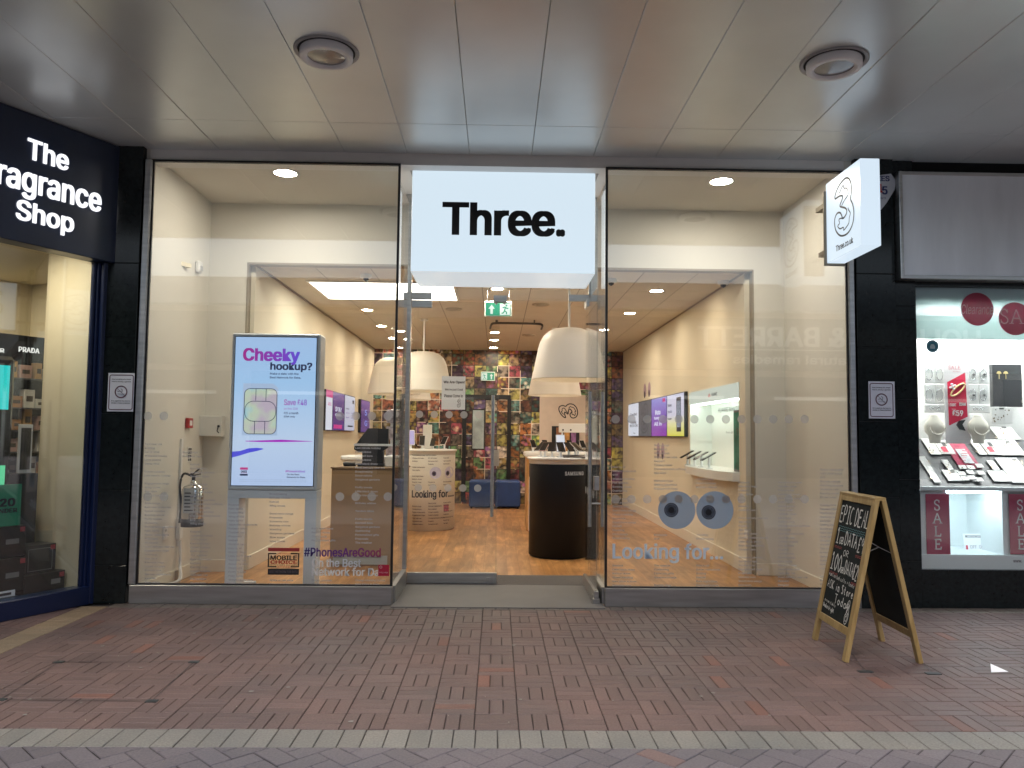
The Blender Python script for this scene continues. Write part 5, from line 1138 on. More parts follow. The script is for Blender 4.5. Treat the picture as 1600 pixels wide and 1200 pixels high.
for px0, px1, py1, py0, d, lab in bx:
    q = FPL.off(-d); a0 = A(px0, (py0+py1)/2, q)-(.25 if px0 == 0 else 0); a1 = A(px1, (py0+py1)/2, q); z0_ = max(.122, hit(px1*.5+px0*.5, py1, q).z); z1_ = hit((px0+px1)/2, py0, q).z
    t = thing('gift_box', lab, 'gift box', 'black gift boxes in the perfume window'); m = MB(); fb(m, a0, a1, d, d+.22, z0_, z1_-.002, .003); link('box', m, pm('gift_black', (.02, .018, .018), .3), t)
    m = MB(); w_ = a1-a0; 
    if 'wide' in lab:
        for s_ in ((a0+.03, a1-.03, z1_-.035, z1_-.03), (a0+.03, a1-.03, z0_+.03, z0_+.035), (a0+.03, a0+.035, z0_+.03, z1_-.03), (a1-.035, a1-.03, z0_+.03, z1_-.03)): fb(m, s_[0], s_[1], d-.002, d-.0005, s_[2], s_[3])
    else: fb(m, a1-w_*.35, a1-w_*.12, d-.002, d-.0005, (z0_+z1_)/2-.02, (z0_+z1_)/2+.02)
    m.mi = 1; fb(m, a1-.05, a1-.01, d-.0025, d-.001, z1_-.05, z1_-.012); link('print', m, [pm('print_silver', (.25, .24, .23), .3), pm('print_red', (.4, .05, .06), .4)], t)
t = thing('price_ticket', 'small white price ticket at the foot of the perfume window', 'ticket'); q = FPL.off(-.13); a0, a1 = A(-10, 935, q), A(23, 935, q); m = MB(); fb(m, a0, a1, .13, .134, .152, .20); link('card', m, PAPER, t)
m = MB(); fb(m, a1-.12, a1-.03, .1285, .1295, .165, .185); link('print', m, INK, t)

# ------------------------------------------------------------------ jewellery shop (right)
t = thing('jewellery_shop', 'jewellery shop with blank grey fascia panel and bright white window', 'shop')
JX0, JX1 = 3.683, 8.6; JG = F+.03; PJ = PY(JG-.003)
z0_ = hit(1520, 437, PY(F-.12)).z; z1_ = WZ-.13
xl_ = hit(1406, 350, PY(F-.12)).x
m = MB(); m.box(xl_+.03, JX1, F-.115, F+.1, z0_+.03, z1_-.03); fas = link('fascia_panel', m, pm('panel_grey', (.76, .79, .83), .45, .2, var=.09, scale=1.6, aniso=(3, 3, .5)), t)
m = MB(); m.box(xl_, xl_+.03, F-.125, F+.1, z0_, z1_, .004); m.box(xl_+.03, JX1, F-.125, F+.1, z0_, z0_+.035, .004); m.box(xl_+.03, JX1, F-.12, F+.1, z1_-.03, z1_, .004); link('fascia_frame', m, STEEL, fas)
zs = hit(1500, 889, PJ).z; zh = hit(1500, 449, PJ).z
m = MB(); m.box(JX0, JX1, F-.0, F+.06, 0, zs-.004, .003); m.box(JX0, JX1, F+.0, F+.08, zh, z0_-.002); link('stall_riser', m, TILEB, t)
m = MB(); m.box(JX0, JX1, JG, JG+.01, zs, zh); jg = link('window_glass', m, GLASS, t)
m = MB(); m.box(JX0, JX0+.012, F+.005, F+.07, zs, zh); link('window_edge', m, TRIMB, t)
zv = hit(1500, 530, PJ).z
JV = vinyl('frost_green', (.42, .52, .51), .9)
m = MB(); m.box(JX0+.012, JX1, JG+.012, JG+.014, zv, zh); link('window_valance', m, JV, t)
m = MB(); m.mi = 0; ca = hit(1527, 483, PJ); m.disc(PJ, ca, .148, 40); cb_ = hit(1586, 498, PJ); m.disc(PJ, cb_, .148, 40)
m.mi = 1; m.trect('Clearance', 1502, 476, 1552, 491, PJ.off(.002), bold=.0, shear=.25, res=3); 
def serif(mb, word, c, h, pl, vert=False, lw=.1):
    # serif capitals S A L E set one by one
    adv = 0; P_ = pl
    G = {'S': (.62, [[(.86, .80), (.70, .96), (.42, 1.), (.15, .86), (.14, .68), (.35, .56), (.66, .46), (.86, .30), (.84, .12), (.6, .0), (.3, .02), (.1, .2)]], [(.86, .72, .86, 1.), (.1, .0, .1, .3)]),
         'A': (.95, [[(.5, 1.), (.12, .02)], [(.5, 1.), (.88, .02)], [(.27, .36), (.73, .36)]], [(-.04, .0, .3, .0), (.7, .0, 1.04, .0)]),
         'L': (.72, [[(.25, 1.), (.25, .02)], [(.25, .02), (.92, .02), (.94, .26)]], [(.05, .98, .48, .98), (.05, .02, .4, .02)]),
         'E': (.76, [[(.25, 1.), (.25, .0)], [(.25, .98), (.88, .98), (.90, .78)], [(.25, .52), (.68, .52)], [(.25, .02), (.90, .02), (.93, .26)], [(.68, .42), (.68, .62)]], [(.05, .98, .4, .98), (.05, .02, .4, .02)])}
    for i, ch in enumerate(word):
        w_, ss, sf = G[ch]; ww = h*w_; o = V(c) + (P_.U*(-i*h*1.3) - P_.R*(ww/2) if vert else P_.R*adv)
        for s_ in ss:
            q_ = [V((a, b, 0)) for a, b in s_]
            if ch == 'S': q_ = smoothpts(q_, False, 3)
            mb.ribbon([o+P_.R*(v_.x*ww)+P_.U*(v_.y*h) for v_ in q_], h*lw, P_.N)
        for a, b, c_, d in sf: mb.ribbon([o+P_.R*(a*ww)+P_.U*(b*h), o+P_.R*(c_*ww)+P_.U*(d*h)], h*lw*.5, P_.N)
        adv += ww*1.12
pt = hit(1563, 505, PJ.off(.002)); serif(m, 'SALE', pt, .125, PJ.off(.002), lw=.09)
m.mi = 2; cd_ = hit(1457, 541, PJ); m.disc(PJ, cd_, .056, 28); m.mi = 3; m.ring(PJ.off(.0015), cd_+V((0, -.0015, 0)), .044, .047, 28); m.rect(cd_+V((0, -.0015, -.012)), PJ, -.022, .022, -.01, .018); m.rect(cd_+V((0, -.0016, -.012)), PJ, -.014, .014, .018, .03)
link('window_sticker', m, [vinyl('sticker_wine', (.30, .02, .05), .97), pm('sticker_text', (.6, .45, .42), .5), pm('sticker_teal', (.02, .16, .22), .5), pm('sticker_pale', (.4, .5, .5), .5)], t)
JW = pm('jeweller_white', (.82, .81, .78), .45, var=.01)
m = MB(); m.box(JX0-.02, JX1, 7.62, 7.66, .2, 2.9); m.box(JX0-.04, JX0+.0, F+.1, 7.62, .2, 2.9); m.box(JX1, JX1+.04, F, 7.7, .2, 2.9); link('wall', m, JW, t)
m = MB(); m.box(JX0, JX1, F+.1, 7.62, 2.66, 2.70); link('ceiling', m, JW, t)
m = MB(); m.box(JX0+.1, JX1, 7.25, 7.31, 2.62, 2.655); m.box(JX0+.1, JX1, 6.98, 7.03, 2.62, 2.655); link('strip_light', m, em('jeweller_tube', (.95, .98, 1.), 20.), t)
m = MB(); zc = hit(1500, 760, PY(6.98)).z; m.box(JX0, JX1, 6.92, 7.02, zc-.035, zc, .003); m.box(JX0, 3.97, 6.97, 7.6, zs+.0, zc-.036); m.box(4.50, 4.53, 6.97, 7.6, zs, zc-.036); m.box(JX0, JX1, 6.95, 7.6, zs-.03, zs+.11, .003); m.box(4.53, JX1, 6.98, 7.6, zs+.11, zc-.036); m.box(3.97, 4.5, 7.5, 7.6, zs+.11, zc-.036); m.box(3.99, 4.02, 7.0, 7.5, zs+.11, zc-.036)
link('display_cabinet', m, pm('cabinet_pale', (.70, .74, .75), .4, var=.01), t)
m = MB(); m.box(4.03, 4.48, 7.04, 7.08, zc-.06, zc-.04); link('cabinet_light', m, em('cabinet_tube', (.75, .93, 1.), 22.), t)
m = MB(); PSL = PL((0, 7.0, zc+.004), (1, 0, 0), V((0, .5, .42)).normalized()); m.add([V((JX0, 7.0, zc+.001)), V((JX1, 7.0, zc+.001)), V((JX1, 7.5, zc+.42)), V((JX0, 7.5, zc+.42)), V((JX0, 7.0, zc-.03)), V((JX1, 7.0, zc-.03)), V((JX1, 7.5, zc-.03)), V((JX0, 7.5, zc-.03))], [(0, 1, 2, 3), (4, 7, 6, 5), (0, 4, 5, 1), (3, 2, 6, 7), (0, 3, 7, 4), (1, 5, 6, 2)]); link('display_stage', m, pm('stage_black', (.02, .02, .022), .4), t)
t = thing('web_lettering', 'small grey web address on the white cabinet base at far right', 'lettering'); pl = PY(6.947); m = MB(); m.trect('www.', 1583, 875, 1597, 879, pl, bold=.03); link('lettering', m, pm('web_grey', (.2, .2, .22), .5), t)
# tall wine sale panels
for px0, px1, lab in ((1447, 1483.5, 'wine red SALE panel on the cabinet nearest the pillar'), (1577, 1613, 'wine red SALE panel on the cabinet at the right edge')):
    t = thing('sale_banner', lab, 'sale banner', 'wine red SALE panels'); pl = PY(6.965); m = MB(); m.prect(px0, 772, px1, 866, pl, .006); link('panel', m, pm('wine_card', (.36, .012, .06), .5), t)
    m = MB(); c = hit((px0+px1)/2-1, 797, pl.off(.009)); serif(m, 'SALE', c, .088, pl, True, .13)
    link('lettering', m, pm('white_letters', (.8, .78, .76), .5), t)
t = thing('sale_poster', 'tall white and red SALE poster with a diamond ring and 59 pound price', 'poster'); pl = PY(7.24)
m = MB(); m.prect(1475.5, 567, 1514, 693, pl, .008); link('board', m, pm('poster_board', (.8, .76, .75), .5), t)
q = pl.off(.0095); m = MB(); m.poly([hit(a, b, q) for a, b in ((1483, 665), (1512, 651), (1508, 582), (1480, 597))]); link('red_band', m, pm('poster_red', (.55, .01, .05), .5), t)
q = pl.off(.0115); m = MB(); serif(m, 'SALE', hit(1482, 577, q), .034, q, lw=.12); link('heading', m, pm('heading_red', (.6, .15, .18), .5), t)
m = MB(); m.trect('£59', 1488, 641, 1505, 650, q, bold=.03); m.trect('1 CARAT', 1482, 630, 1494, 635, q, bold=.03); m.trect('DIAM', 1499, 629, 1509, 634, q, bold=.03); m.trect('FROM', 1487, 638.5, 1493, 640.5, q); link('price', m, WHITE, t)
m = MB(); m.trect('end of season', 1489, 579.5, 1500, 581.5, q, res=1); link('small_print', m, MATS['heading_red'], t)
c = hit(1496, 609, q); rg = []
for k in range(28): a = 2*math.pi*k/28; rg.append(c+V((.066*math.cos(a)*.95+.045*math.sin(a)*.4, -.006, .062*math.sin(a)*.75+.035*math.cos(a))))
m = MB(); m.tube(rg, .0085, 8, True); link('ring_picture', m, pm('ring_gold', (.75, .55, .28), .3, .6), t)
m = MB(); [m.lathe(c+V((-.055+dx, -.02, .028+dz)), [(.001, -.012), (.014, 0), (.01, .008), (.001, .01)], 8) for dx, dz in ((0, 0), (-.02, -.01), (.02, .01), (.008, -.02), (-.008, .02))]; link('stone_picture', m, pm('stones', (.8, .8, .85), .1), t)
t = thing('ring_case', 'open black ring case at the foot of the SALE poster', 'case'); q = PY(7.2); m = MB(); m.prism([hit(a, b, q) for a, b in ((1496, 664), (1500, 657), (1509, 656), (1504, 663), (1509, 673), (1501, 671))], (0, .02, 0)); link('case', m, BLACK, t)
# bracelet panels
lab4 = ['upper left', 'upper right', 'lower left', 'lower right']
for gi, (gx, gname) in enumerate(((1443, 'left of the SALE poster'), (1511, 'right of the SALE poster'))):
    for k in range(4):
        i, j = k % 2, k//2; t = thing('bracelet_panel', f'{lab4[k]} white bracelet panel {gname}', 'display panel', 'white bracelet panels'); pl = PY(7.3)
        a0 = gx+i*16.6; b0 = 568+j*32; m = MB(); m.prect(a0+.4, b0+.4, a0+16.2, b0+31.6, pl, .02, .004); link('panel', m, JW, t)
        m = MB(); c = hit(a0+8.3, b0+17, pl.off(.024)); m.tube([c+V((.030*math.cos(a), -.004, .055*math.sin(a))) for a in [2*math.pi*q_/18 for q_ in range(18)]], .0035, 5, True); link('bracelet', m, pm('silver', (.65, .65, .66), .25, .8), t)
        if gi: m = MB(); m.lathe(c+V((.01, -.008, -.0)), [(.001, -.013), (.016, 0), (.001, .013)], 10); link('watch_face', m, pm('dial', (.15, .15, .15), .3), t)
    t = thing('ring_tray', f'white ring tray under the bracelet panels {gname}', 'tray', 'white ring trays'); m = MB(); m.prect(gx+.4, 632.5, gx+33, 645, PY(7.28), .03, .004); link('tray', m, JW, t)
    m = MB(); [m.tube([hit(gx+x_, 638.5, PY(7.235))+V((.014*math.cos(a), 0, .014*math.sin(a))) for a in [2*math.pi*q_/12 for q_ in range(12)]], .003, 5, True) for x_ in (12, 18, 24)]; link('ring', m, MATS['silver'], t)
    # bust
    t = thing('necklace_bust', f'cream necklace bust {gname}', 'bust', 'necklace busts'); c = hit(gx+18, 690, PY(7.2)); c.z = hit(gx+18, 686, PY(7.2)).z; m = MB()
    m.lathe(c, [(.05, -.04), (.055, .0), (.062, .03), (.092, .07), (.098, .11), (.086, .15), (.055, .185), (.04, .21), (.036, .225), (.001, .23)], 28, sy=.5); link('form', m, pm('bust_cream', (.78, .73, .62), .5, var=.02), t)
    m = MB(); m.tube([c+V((.075*math.cos(a), -.05-.0*a, .115-.075*math.sin(a))) for a in [math.pi*q_/14 for q_ in range(15)]], .006, 6); link('necklace', m, pm('pearl', (.8, .75, .66), .2), t)
# cards and trays on the sloping stage
cards = [(1447, 686, 1463, 711, 'tall white earring card', 0), (1464, 688, 1486, 710, 'white card with red price flash', 1), (1522, 688, 1534, 711, 'tall white card with pink flash', 0), (1536, 688, 1558, 711, 'white card with red price flash and black pad', 1), (1447, 714, 1458, 755, 'long white ring strip', 0), (1477, 719, 1487, 740, 'upright white folded card', 0), (1476, 735, 1502, 752, 'flat card of drop earrings', 2), (1546, 720, 1557, 735, 'small white folded card', 0), (1547, 736, 1574, 753, 'flat card of pendant sets', 2), (1568, 716, 1603, 755, 'large white tray of rings', 3), (1556, 688, 1594, 712, 'wide white earring tray', 3), (1552, 665, 1586, 687, 'pale earring tray with gold flower', 3), (1549, 636, 1582, 662, 'pale tray with gold brooches', 3)]
for n, (a0, b0, a1, b1, lab, kd) in enumerate(cards):
    t = thing('jewellery_card', lab+(' left of the poster foot' if a0 < 1500 else ' right of the poster foot'), 'display card', 'jewellery cards and trays'); pl = PSL.off(.008) if b1 > 664 else PY(7.34)
    m = MB(); m.prect(a0, b0, a1, b1, pl, .008, .002); link('card', m, JW, t)
    m = MB(); q = pl.off(.012); r_ = random.Random(n)
    for _ in range(7 if kd != 3 else 16):
        c = hit(r_.uniform(a0+3, a1-3), r_.uniform(b0+4, b1-3), q); m.disc(q, c, r_.uniform(.004, .009), 8)
    m.mi = 1
    if kd == 1: m.prect(a0+8, b0+10, a0+16, b0+18, q)
    m.mi = 2
    if kd == 1: m.prect(a0+8, b0+3, a0+14, b0+9, q)
    elif kd == 3: m.prect((a0+a1)/2-4, b0+1.5, (a0+a1)/2+3, b0+3.5, q)
    link('jewels', m, [pm('jewel_gold', (.55, .45, .3), .25, .7, var=.3, scale=90), MATS['poster_red'], BLACK], t)
t = thing('sale_card', 'small wine red SALE card behind a white leaflet on the stage', 'sale card'); pl = PSL.off(.006); m = MB(); m.prect(1487, 693, 1520, 732, pl, .004); link('card', m, MATS['wine_card'], t)
m = MB(); serif(m, 'SALE', hit(1496, 701, pl.off(.006)), .022, pl, lw=.14); link('lettering', m, MATS['heading_red'], t)
t = thing('price_leaflet', 'white price leaflet leaning on the small SALE card', 'leaflet'); pl = PSL.off(.02); m = MB(); m.prect(1500, 702, 1515, 724, pl, .003); m.mi = 1
for k in range(4): m.prect(1502, 708+k*3.5, 1512-k, 709+k*3.5, pl.off(.004))
m.prect(1503, 703.5, 1512, 705, pl.off(.004)); link('leaflet', m, [PAPER, MATS['heading_red']], t)
r_ = random.Random(3)
for n in range(9):
    px, py = 1500+(n % 3)*12+r_.uniform(-3, 3), 727+(n//3)*9+r_.uniform(-2, 2); m = MB(); pl = PSL.off(.012+.001*n); m.prect(px, py, px+11, py+6, pl, .006, .001); m.mi = 1; c = hit(px+5, py+3, pl.off(.0075)); m.disc(pl, c, .008, 8)
    solo('ring_card', m, [JW, MATS['jewel_gold']], f'small white ring card at the {["back", "middle", "front"][n//3]} {["left", "centre", "right"][n % 3]} of the loose group', 'ring card', 'loose small white ring cards')
t = thing('offer_sheet', 'white special offer sheet in a stand inside the lit cabinet', 'sheet'); pl = PL((4.2, 7.2, 0), (1, 0, 0), V((0, .18, .98)).normalized()); m = MB(); m.prect(1506, 834, 1546, 868, pl, .004); link('sheet', m, PAPER, t)
m = MB(); q = pl.off(.0065); m.prect(1508, 836.5, 1541, 840, q); m.trect('OFF  OFF', 1516, 852, 1540, 857, q, bold=.0); m.trect('50', 1526, 860, 1534, 864, q); m.mi = 1; m.prect(1510, 852, 1513, 866, q); m.mi = 2; m.trect('SPECIAL OFFERS', 1511, 837.3, 1538, 839.2, q.off(.001), res=1, bold=.02); link('print', m, [pm('sheet_ink', (.22, .22, .24), .5), MATS['poster_red'], PAPER], t)
t = thing('glass_ornament', 'clear wrapped ornament lying in the lit cabinet', 'ornament'); c = hit(1551, 838, PY(7.3)); m = MB(); m.lathe(c, [(.001, -.05), (.05, -.045), (.075, -.01), (.06, .03), (.02, .05), (.035, .07)], 12, sx=1.1, sy=.6); link('wrap', m, pm('clear_wrap', (.75, .82, .85), .08, spec=.9), t)
t = thing('cabinet_shelf_text', 'small grey printed notice on the back of the lit cabinet', 'notice'); pl = PY(7.49); m = MB(); m.prect(1514, 806, 1535, 813, pl, .002); m.mi = 1; m.trect('DIAMONDS', 1515, 808, 1534, 811, pl.off(.003), bold=.03); link('notice', m, [PAPER, INK], t)
t = thing('watch_cabinet', 'dark upright unit with two gold fan brooches at the right edge', 'cabinet'); pl = PY(7.4); m = MB(); m.prect(1546, 570, 1592, 636, PY(7.5), .05, .003); link('body', m, MATS['stage_black'], t)
m = MB()
for px in (1561, 1571.5): c = hit(px, 584, PY(7.44)); m.poly([c+V((.024*math.cos(a), 0, .026*math.sin(a))) for a in [math.pi*k/10 for k in range(11)]][::-1]); m.tube([c, c+V((0, 0, -.05))], .003)
link('brooch', m, pm('brooch_gold', (.7, .55, .25), .3, .5), t)

# ------------------------------------------------------------------ chalkboard
BOARDW = woodmat('varnished_pine', (.25, .165, .06), (.34, .23, .09), (.42, .30, .13))
f1, f2_, b1, b2 = hit(1325, 1036, PZ(0)), hit(1270, 998, PZ(0)), hit(1438, 1037, PZ(0)), hit(1377, 1000, PZ(0))
Wd = ((f2_-f1).length+(b2-b1).length)/2; mid = (f1+f2_+b1+b2)/4; ax = ((f2_-f1)+(b2-b1)).normalized(); sp_ = ((b1+b2)-(f1+f2_))/2
print('aboard', f1, f2_, b1, b2, Wd, sp_.length)
t = thing('chalkboard_sign', 'pine framed A board with chalk writing offering epic data deals', 'A board', None, tuple(mid), math.atan2(ax.y, ax.x)-math.pi/2)
# local: +y runs along the board away from the street, -x is the written face
W2 = Wd/2; S2 = sp_.length/2; HT = 1.05; th = .03
def panel(sg):
    # returns frame axes for one leaf: U runs up the leaf
    foot = V((sg*S2, 0, 0)); top = V((sg*.02, 0, HT)); U = (top-foot).normalized(); Ln = (top-foot).length; N_ = V((0, 1, 0)).cross(U) if sg > 0 else U.cross(V((0, 1, 0)));
    if N_.x*sg < 0: N_ = -N_
    return foot, U, Ln, N_.normalized()
for sg, nm in ((-1, 'written'), (1, 'blank')):
    foot, U, Ln, N_ = panel(sg); m = MB(); lw = .050
    for e in (-1, 1): m.obox(foot+U*(Ln/2)+V((0, e*(W2-lw/2), 0)), (0, 1, 0), N_, U, lw/2, th/2, Ln/2, .003)
    for u0, hh in ((.16, .05), (Ln-.045, .045)): m.obox(foot+U*(u0+hh/2)+V((0, 0, 0)), (0, 1, 0), N_, U, W2-lw-.001, th/2-.002, hh/2, .002)
    link('frame', m, BOARDW, t)
    m = MB(); m.obox(foot+U*((.20+Ln-.04)/2), (0, 1, 0), N_, U, W2-lw+.004, .004, (Ln-.04-.20)/2, 0); link('board', m, pm('blackboard', (.010, .014, .015), .8, spec=.2, var=.5, scale=8), t)
    m = MB()
    for e in (-1, 1): m.obox(foot+U*.004+V((0, e*(W2-lw/2), 0)), (0, 1, 0), N_, U, lw/2-.004, th/2-.003, .01); 
    link('foot', m, BLACK, t)
m = MB(); m.obox((0, 0, HT+.004), (0, 1, 0), (1, 0, 0), (0, 0, 1), W2-.002, .036, .012, .004); link('top_rail', m, BOARDW, t)
m = MB()
for e in (-1,): 
    fA, UA, LA, _ = panel(-1); fB, UB, LB, _ = panel(1); A_ = fA+UA*(LA*.66)+V((0, e*(W2-.05), 0)); B_ = fB+UB*(LB*.66)+V((0, e*(W2-.05), 0)); M_ = (A_+B_)/2+V((0, 0, .045)); m.bar(A_, M_, .012, .003); m.bar(M_, B_, .012, .003); m.bar(M_, M_+V((-.05, 0, .03)), .012, .003)
link('stay', m, STEEL, t)
# chalk strokes
foot, U, Ln, N_ = panel(-1)
SF = {'E': [[(0, 0), (0, 1)], [(0, 1), (.9, 1)], [(0, .52), (.7, .52)], [(0, 0), (.9, 0)]], 'P': [[(0, 0), (0, 1), (.7, .95), (.8, .7), (.6, .5), (0, .5)]], 'I': [[(.5, 0), (.5, 1)], [(.1, 1), (.9, 1)], [(.1, 0), (.9, 0)]], 'C': [[(.9, .9), (.5, 1), (.1, .7), (.1, .3), (.5, 0), (.95, .1)]], 'D': [[(0, 0), (0, 1), (.6, .9), (.9, .5), (.6, .1), (0, 0)]], 'A': [[(0, 0), (.5, 1), (1, 0)], [(.2, .4), (.8, .4)]], 'L': [[(0, 1), (0, 0), (.8, 0)]], '1': [[(.2, .8), (.5, 1), (.5, 0)], [(.1, 0), (.9, 0)]], '0': [[(.5, 1), (.1, .7), (.1, .3), (.5, 0), (.9, .3), (.9, .7), (.5, 1)]], 'G': [[(.9, .85), (.5, 1), (.1, .6), (.2, .1), (.6, 0), (.9, .2), (.9, .5), (.6, .5)]], 'B': [[(0, 0), (0, 1), (.7, .9), (.7, .6), (0, .5), (.8, .4), (.8, .1), (0, 0)]], 'T': [[(.5, 0), (.5, 1)], [(0, 1), (1, 1)]], '9': [[(.8, .7), (.4, 1), (.1, .75), (.4, .5), (.8, .7), (.8, .0)]], 'O': [[(.5, 1), (.1, .6), (.3, 0), (.8, .2), (.9, .7), (.5, 1)]], 'R': [[(0, 0), (0, 1), (.7, .9), (.7, .6), (0, .5), (.8, 0)]], '2': [[(.1, .8), (.5, 1), (.9, .75), (.1, 0), (.95, 0)]], '£': [[(.9, .85), (.6, 1), (.35, .8), (.35, .2), (.1, 0), (.95, .02)], [(.1, .5), (.7, .5)]], 'S': [[(.9, .85), (.4, 1), (.1, .75), (.8, .35), (.6, .02), (.1, .1)]], 'K': [[(0, 0), (0, 1)], [(.8, 1), (0, .45), (.85, 0)]], 'i': [[(.5, 0), (.5, .55)], [(.5, .75), (.5, .8)]], 'n': [[(.1, 0), (.1, .55), (.6, .5), (.75, 0)]], 't': [[(.4, .9), (.4, .1), (.7, 0)], [(.1, .6), (.7, .6)]], 'o': [[(.5, .55), (.1, .3), (.5, 0), (.85, .3), (.5, .55)]], 'r': [[(.1, 0), (.1, .55)], [(.1, .4), (.7, .55)]], 'e': [[(.1, .3), (.8, .32), (.5, .55), (.1, .3), (.4, 0), (.8, .1)]], 'd': [[(.8, 1), (.8, 0)], [(.8, .4), (.3, .5), (.1, .2), (.4, 0), (.8, .15)]], 'a': [[(.8, .5), (.3, .5), (.1, .2), (.4, 0), (.8, .2), (.8, .5), (.85, 0)]], 'y': [[(.1, .55), (.4, .05)], [(.8, .55), (.4, -.2), (.1, -.5)]], 'l': [[(.4, 1), (.4, 0)]], 'c': [[(.8, .5), (.3, .5), (.1, .2), (.5, 0), (.8, .05)]], 's': [[(.8, .5), (.2, .45), (.7, .2), (.1, 0)]], 'm': [[(0, 0), (0, .5), (.4, .5), (.45, 0), (.45, .4), (.85, .5), (.9, 0)]], 'u': [[(.1, .55), (.15, .1), (.6, 0), (.8, .55), (.8, 0)]], 'x': [[(.1, .55), (.8, 0)], [(.8, .55), (.1, 0)]], '+': [[(.5, .1), (.5, .7)], [(.2, .4), (.8, .4)]], 'k': [[(.1, 0), (.1, 1)], [(.7, .55), (.1, .25), (.7, 0)]], 'g': [[(.8, .5), (.3, .5), (.1, .2), (.4, 0), (.8, .2), (.8, .5), (.8, -.3), (.2, -.4)]], 'h': [[(.1, 0), (.1, 1)], [(.1, .4), (.6, .5), (.75, 0)]], '-': [[(.1, .4), (.8, .4)]], '#': [[(.2, 0), (.35, 1)], [(.6, 0), (.75, 1)], [(0, .65), (.95, .65)], [(0, .3), (.95, .3)]], 'w': [[(0, .55), (.25, 0), (.5, .4), (.7, 0), (.95, .55)]], 'f': [[(.8, .95), (.4, .9), (.4, 0)], [(.1, .55), (.7, .55)]]}
IW = W2-.054; U0 = .20; IH = Ln-.045-.20
def chalk(mb, word, u, v, w_, h, cw, lw=.006, sl=0.):
    # u from the left edge, v from the top, fractions of the board face; reading direction is -y (towards the street)
    r_ = random.Random(word); x_ = u
    for ch in word:
        if ch == ' ': x_ += cw*.6; continue
        for s_ in SF.get(ch, []):
            pts = []
            P3 = smoothpts([(a, b, 0) for a, b in s_], False, 3) if len(s_) > 2 and ch not in 'AEL' else [V((a, b, 0)) for a, b in s_]
            jx, jy = r_.uniform(-.04, .04), r_.uniform(-.03, .03)
            for q_ in P3:
                uu = x_+(q_.x*.78+jx)*cw; vv = v-(q_.y+jy)*h + sl*(uu-u)
                pts.append(foot + U*(U0+IH*(1-vv)) + N_*.0065 + V((0, IW-2*IW*uu, 0)))
            mb.ribbon(pts, lw*r_.uniform(.8, 1.2), N_)
        x_ += cw
CH = pm('chalk_white', (.62, .62, .60), .9, var=.3, scale=60)
m = MB()
chalk(m, 'EPIC DEAL', .04, .19, 1, .14, .114, .011); chalk(m, '1', .04, .37, 1, .13, .12, .011); chalk(m, 'GB', .17, .37, 1, .055, .075, .006); chalk(m, 'DATA', .36, .37, 1, .11, .105, .011); chalk(m, '£9', .80, .39, 1, .12, .11, .009)
chalk(m, 'OR', .38, .46, 1, .05, .11, .005); chalk(m, '100', .02, .60, 1, .14, .13, .010); chalk(m, 'GB', .39, .60, 1, .045, .06, .006); chalk(m, 'DATA', .53, .60, 1, .11, .075, .009); chalk(m, '£20', .82, .61, 1, .12, .075, .009)
chalk(m, '+unlimited calls + texts', .03, .66, 1, .035, .04, .004, .02); chalk(m, 'ASK in Store', .05, .76, 1, .07, .082, .007); chalk(m, 'Today', .38, .86, 1, .075, .11, .007); chalk(m, 'We re on it while', .03, .88, 1, .028, .028, .003, .03); chalk(m, '#makeitright', .03, .93, 1, .035, .034, .005, .03)
cl = foot+U*(U0+IH*.12)+N_*.0065+V((0, IW-2*IW*.86, 0)); logo(m, lambda x_, y_: cl + V((0, -(x_-530)/115*.055, 0)) - U*((y_-395)/345*.16), .006, N_)
link('chalk_writing', m, CH, t)
m = MB()
for k in range(3): m.ribbon([foot+U*(U0+IH*(1-(.225+.018*k+.004*math.sin(i*2.1+k))))+N_*.0062+V((0, IW-2*IW*(.05+.03*i), 0)) for i in range(31)], .004, N_)
link('teal_underline', m, pm('chalk_teal', (.09, .20, .22), .9), t)
m = MB()
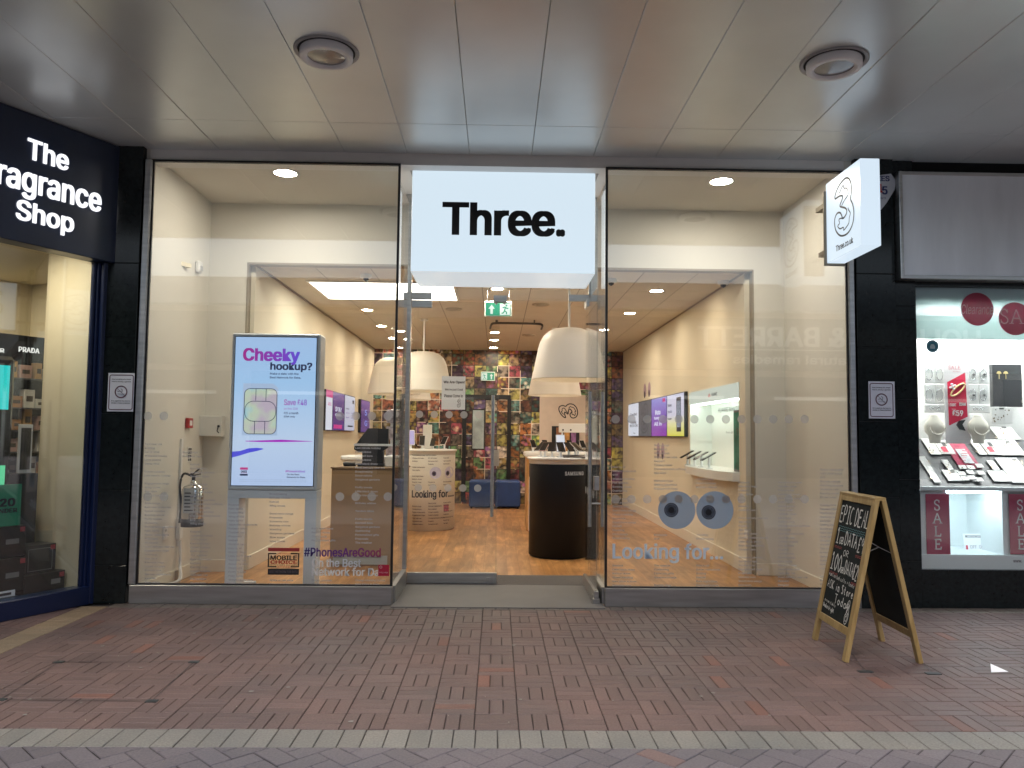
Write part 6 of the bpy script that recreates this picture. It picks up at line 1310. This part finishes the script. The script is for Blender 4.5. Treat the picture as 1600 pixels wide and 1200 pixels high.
for (u, v, w_) in ((.03, .40, .26), (.78, .42, .2), (.02, .625, .3), (.8, .64, .17)):
    for k in range(2): m.ribbon([foot+U*(U0+IH*(1-(v+.012*k+.004*math.sin(i*2.))))+N_*.0062+V((0, IW-2*IW*(u+w_*i/10), 0)) for i in range(11)], .0035, N_)
link('red_underline', m, pm('chalk_red', (.32, .06, .06), .9), t)

# ------------------------------------------------------------------ the other side of the street and an unseen storey added above
OY = -5.0
t = thing('facing_building', 'low shop building across the street with a lit white lettered sign', 'building')
m = MB(); m.box(-16, 18, OY-6, OY, 0, 4.9); link('wall', m, pm('facing_brick', (.42, .37, .32), .8, var=.2, scale=3), t)
m = MB(); m.box(-16, 18, OY+.001, OY+.35, 4.45, 5.08, .01); link('parapet', m, pm('parapet_white', (.55, .56, .57), .6), t)
m = MB(); m.box(2.5, 14, OY+.001, OY+.12, 3.05, 4.3, .01); m.box(-12, 1.6, OY+.001, OY+.12, 3.05, 4.3, .01); sg_ = link('fascia', m, pm('fascia_green', (.04, .05, .045), .5), t)
pl = PL((0, OY+.14, 0), (-1, 0, 0)); m = MB(); m.tfit('HOLLAND & BARRETT', (11.6, OY+.125, 3.62), (4.75, OY+.125, 4.10), pl, bold=.02, ext=.02); m.box(4.8, 11.4, OY+.121, OY+.13, 3.53, 3.555); m.tfit('nutrition & natural remedies', (10.4, OY+.125, 3.20), (5.6, OY+.125, 3.42), pl, bold=.01, ext=.01); link('letters', m, em('facing_letters', (1., 1., .95), .55), sg_)
m = MB()
for x_ in range(-12, 14, 3):
    if 1 < x_ < 3: continue
    m.box(x_+.2, x_+2.8, OY+.002, OY+.05, .5, 2.9)
link('shop_window', m, pm('facing_window', (.08, .09, .10), .08), t)
m = MB()
for x_ in range(-12, 14, 3): m.box(x_+.6, x_+2.4, OY+.055, OY+.06, 2.35, 2.43)
link('strip_light', m, em('facing_tube', (1., .97, .9), .8), t)
t = thing('added_upper_storey', 'plain rendered upper storey added out of view over the canopy to block light', 'building')
m = MB(); m.box(-14, 14, F+2.2, 20, WZ+.4, 9.); link('wall', m, pm('render_grey', (.4, .38, .36), .8, var=.1), t)  # unseen mass added over the shops to block light from above
rebase()
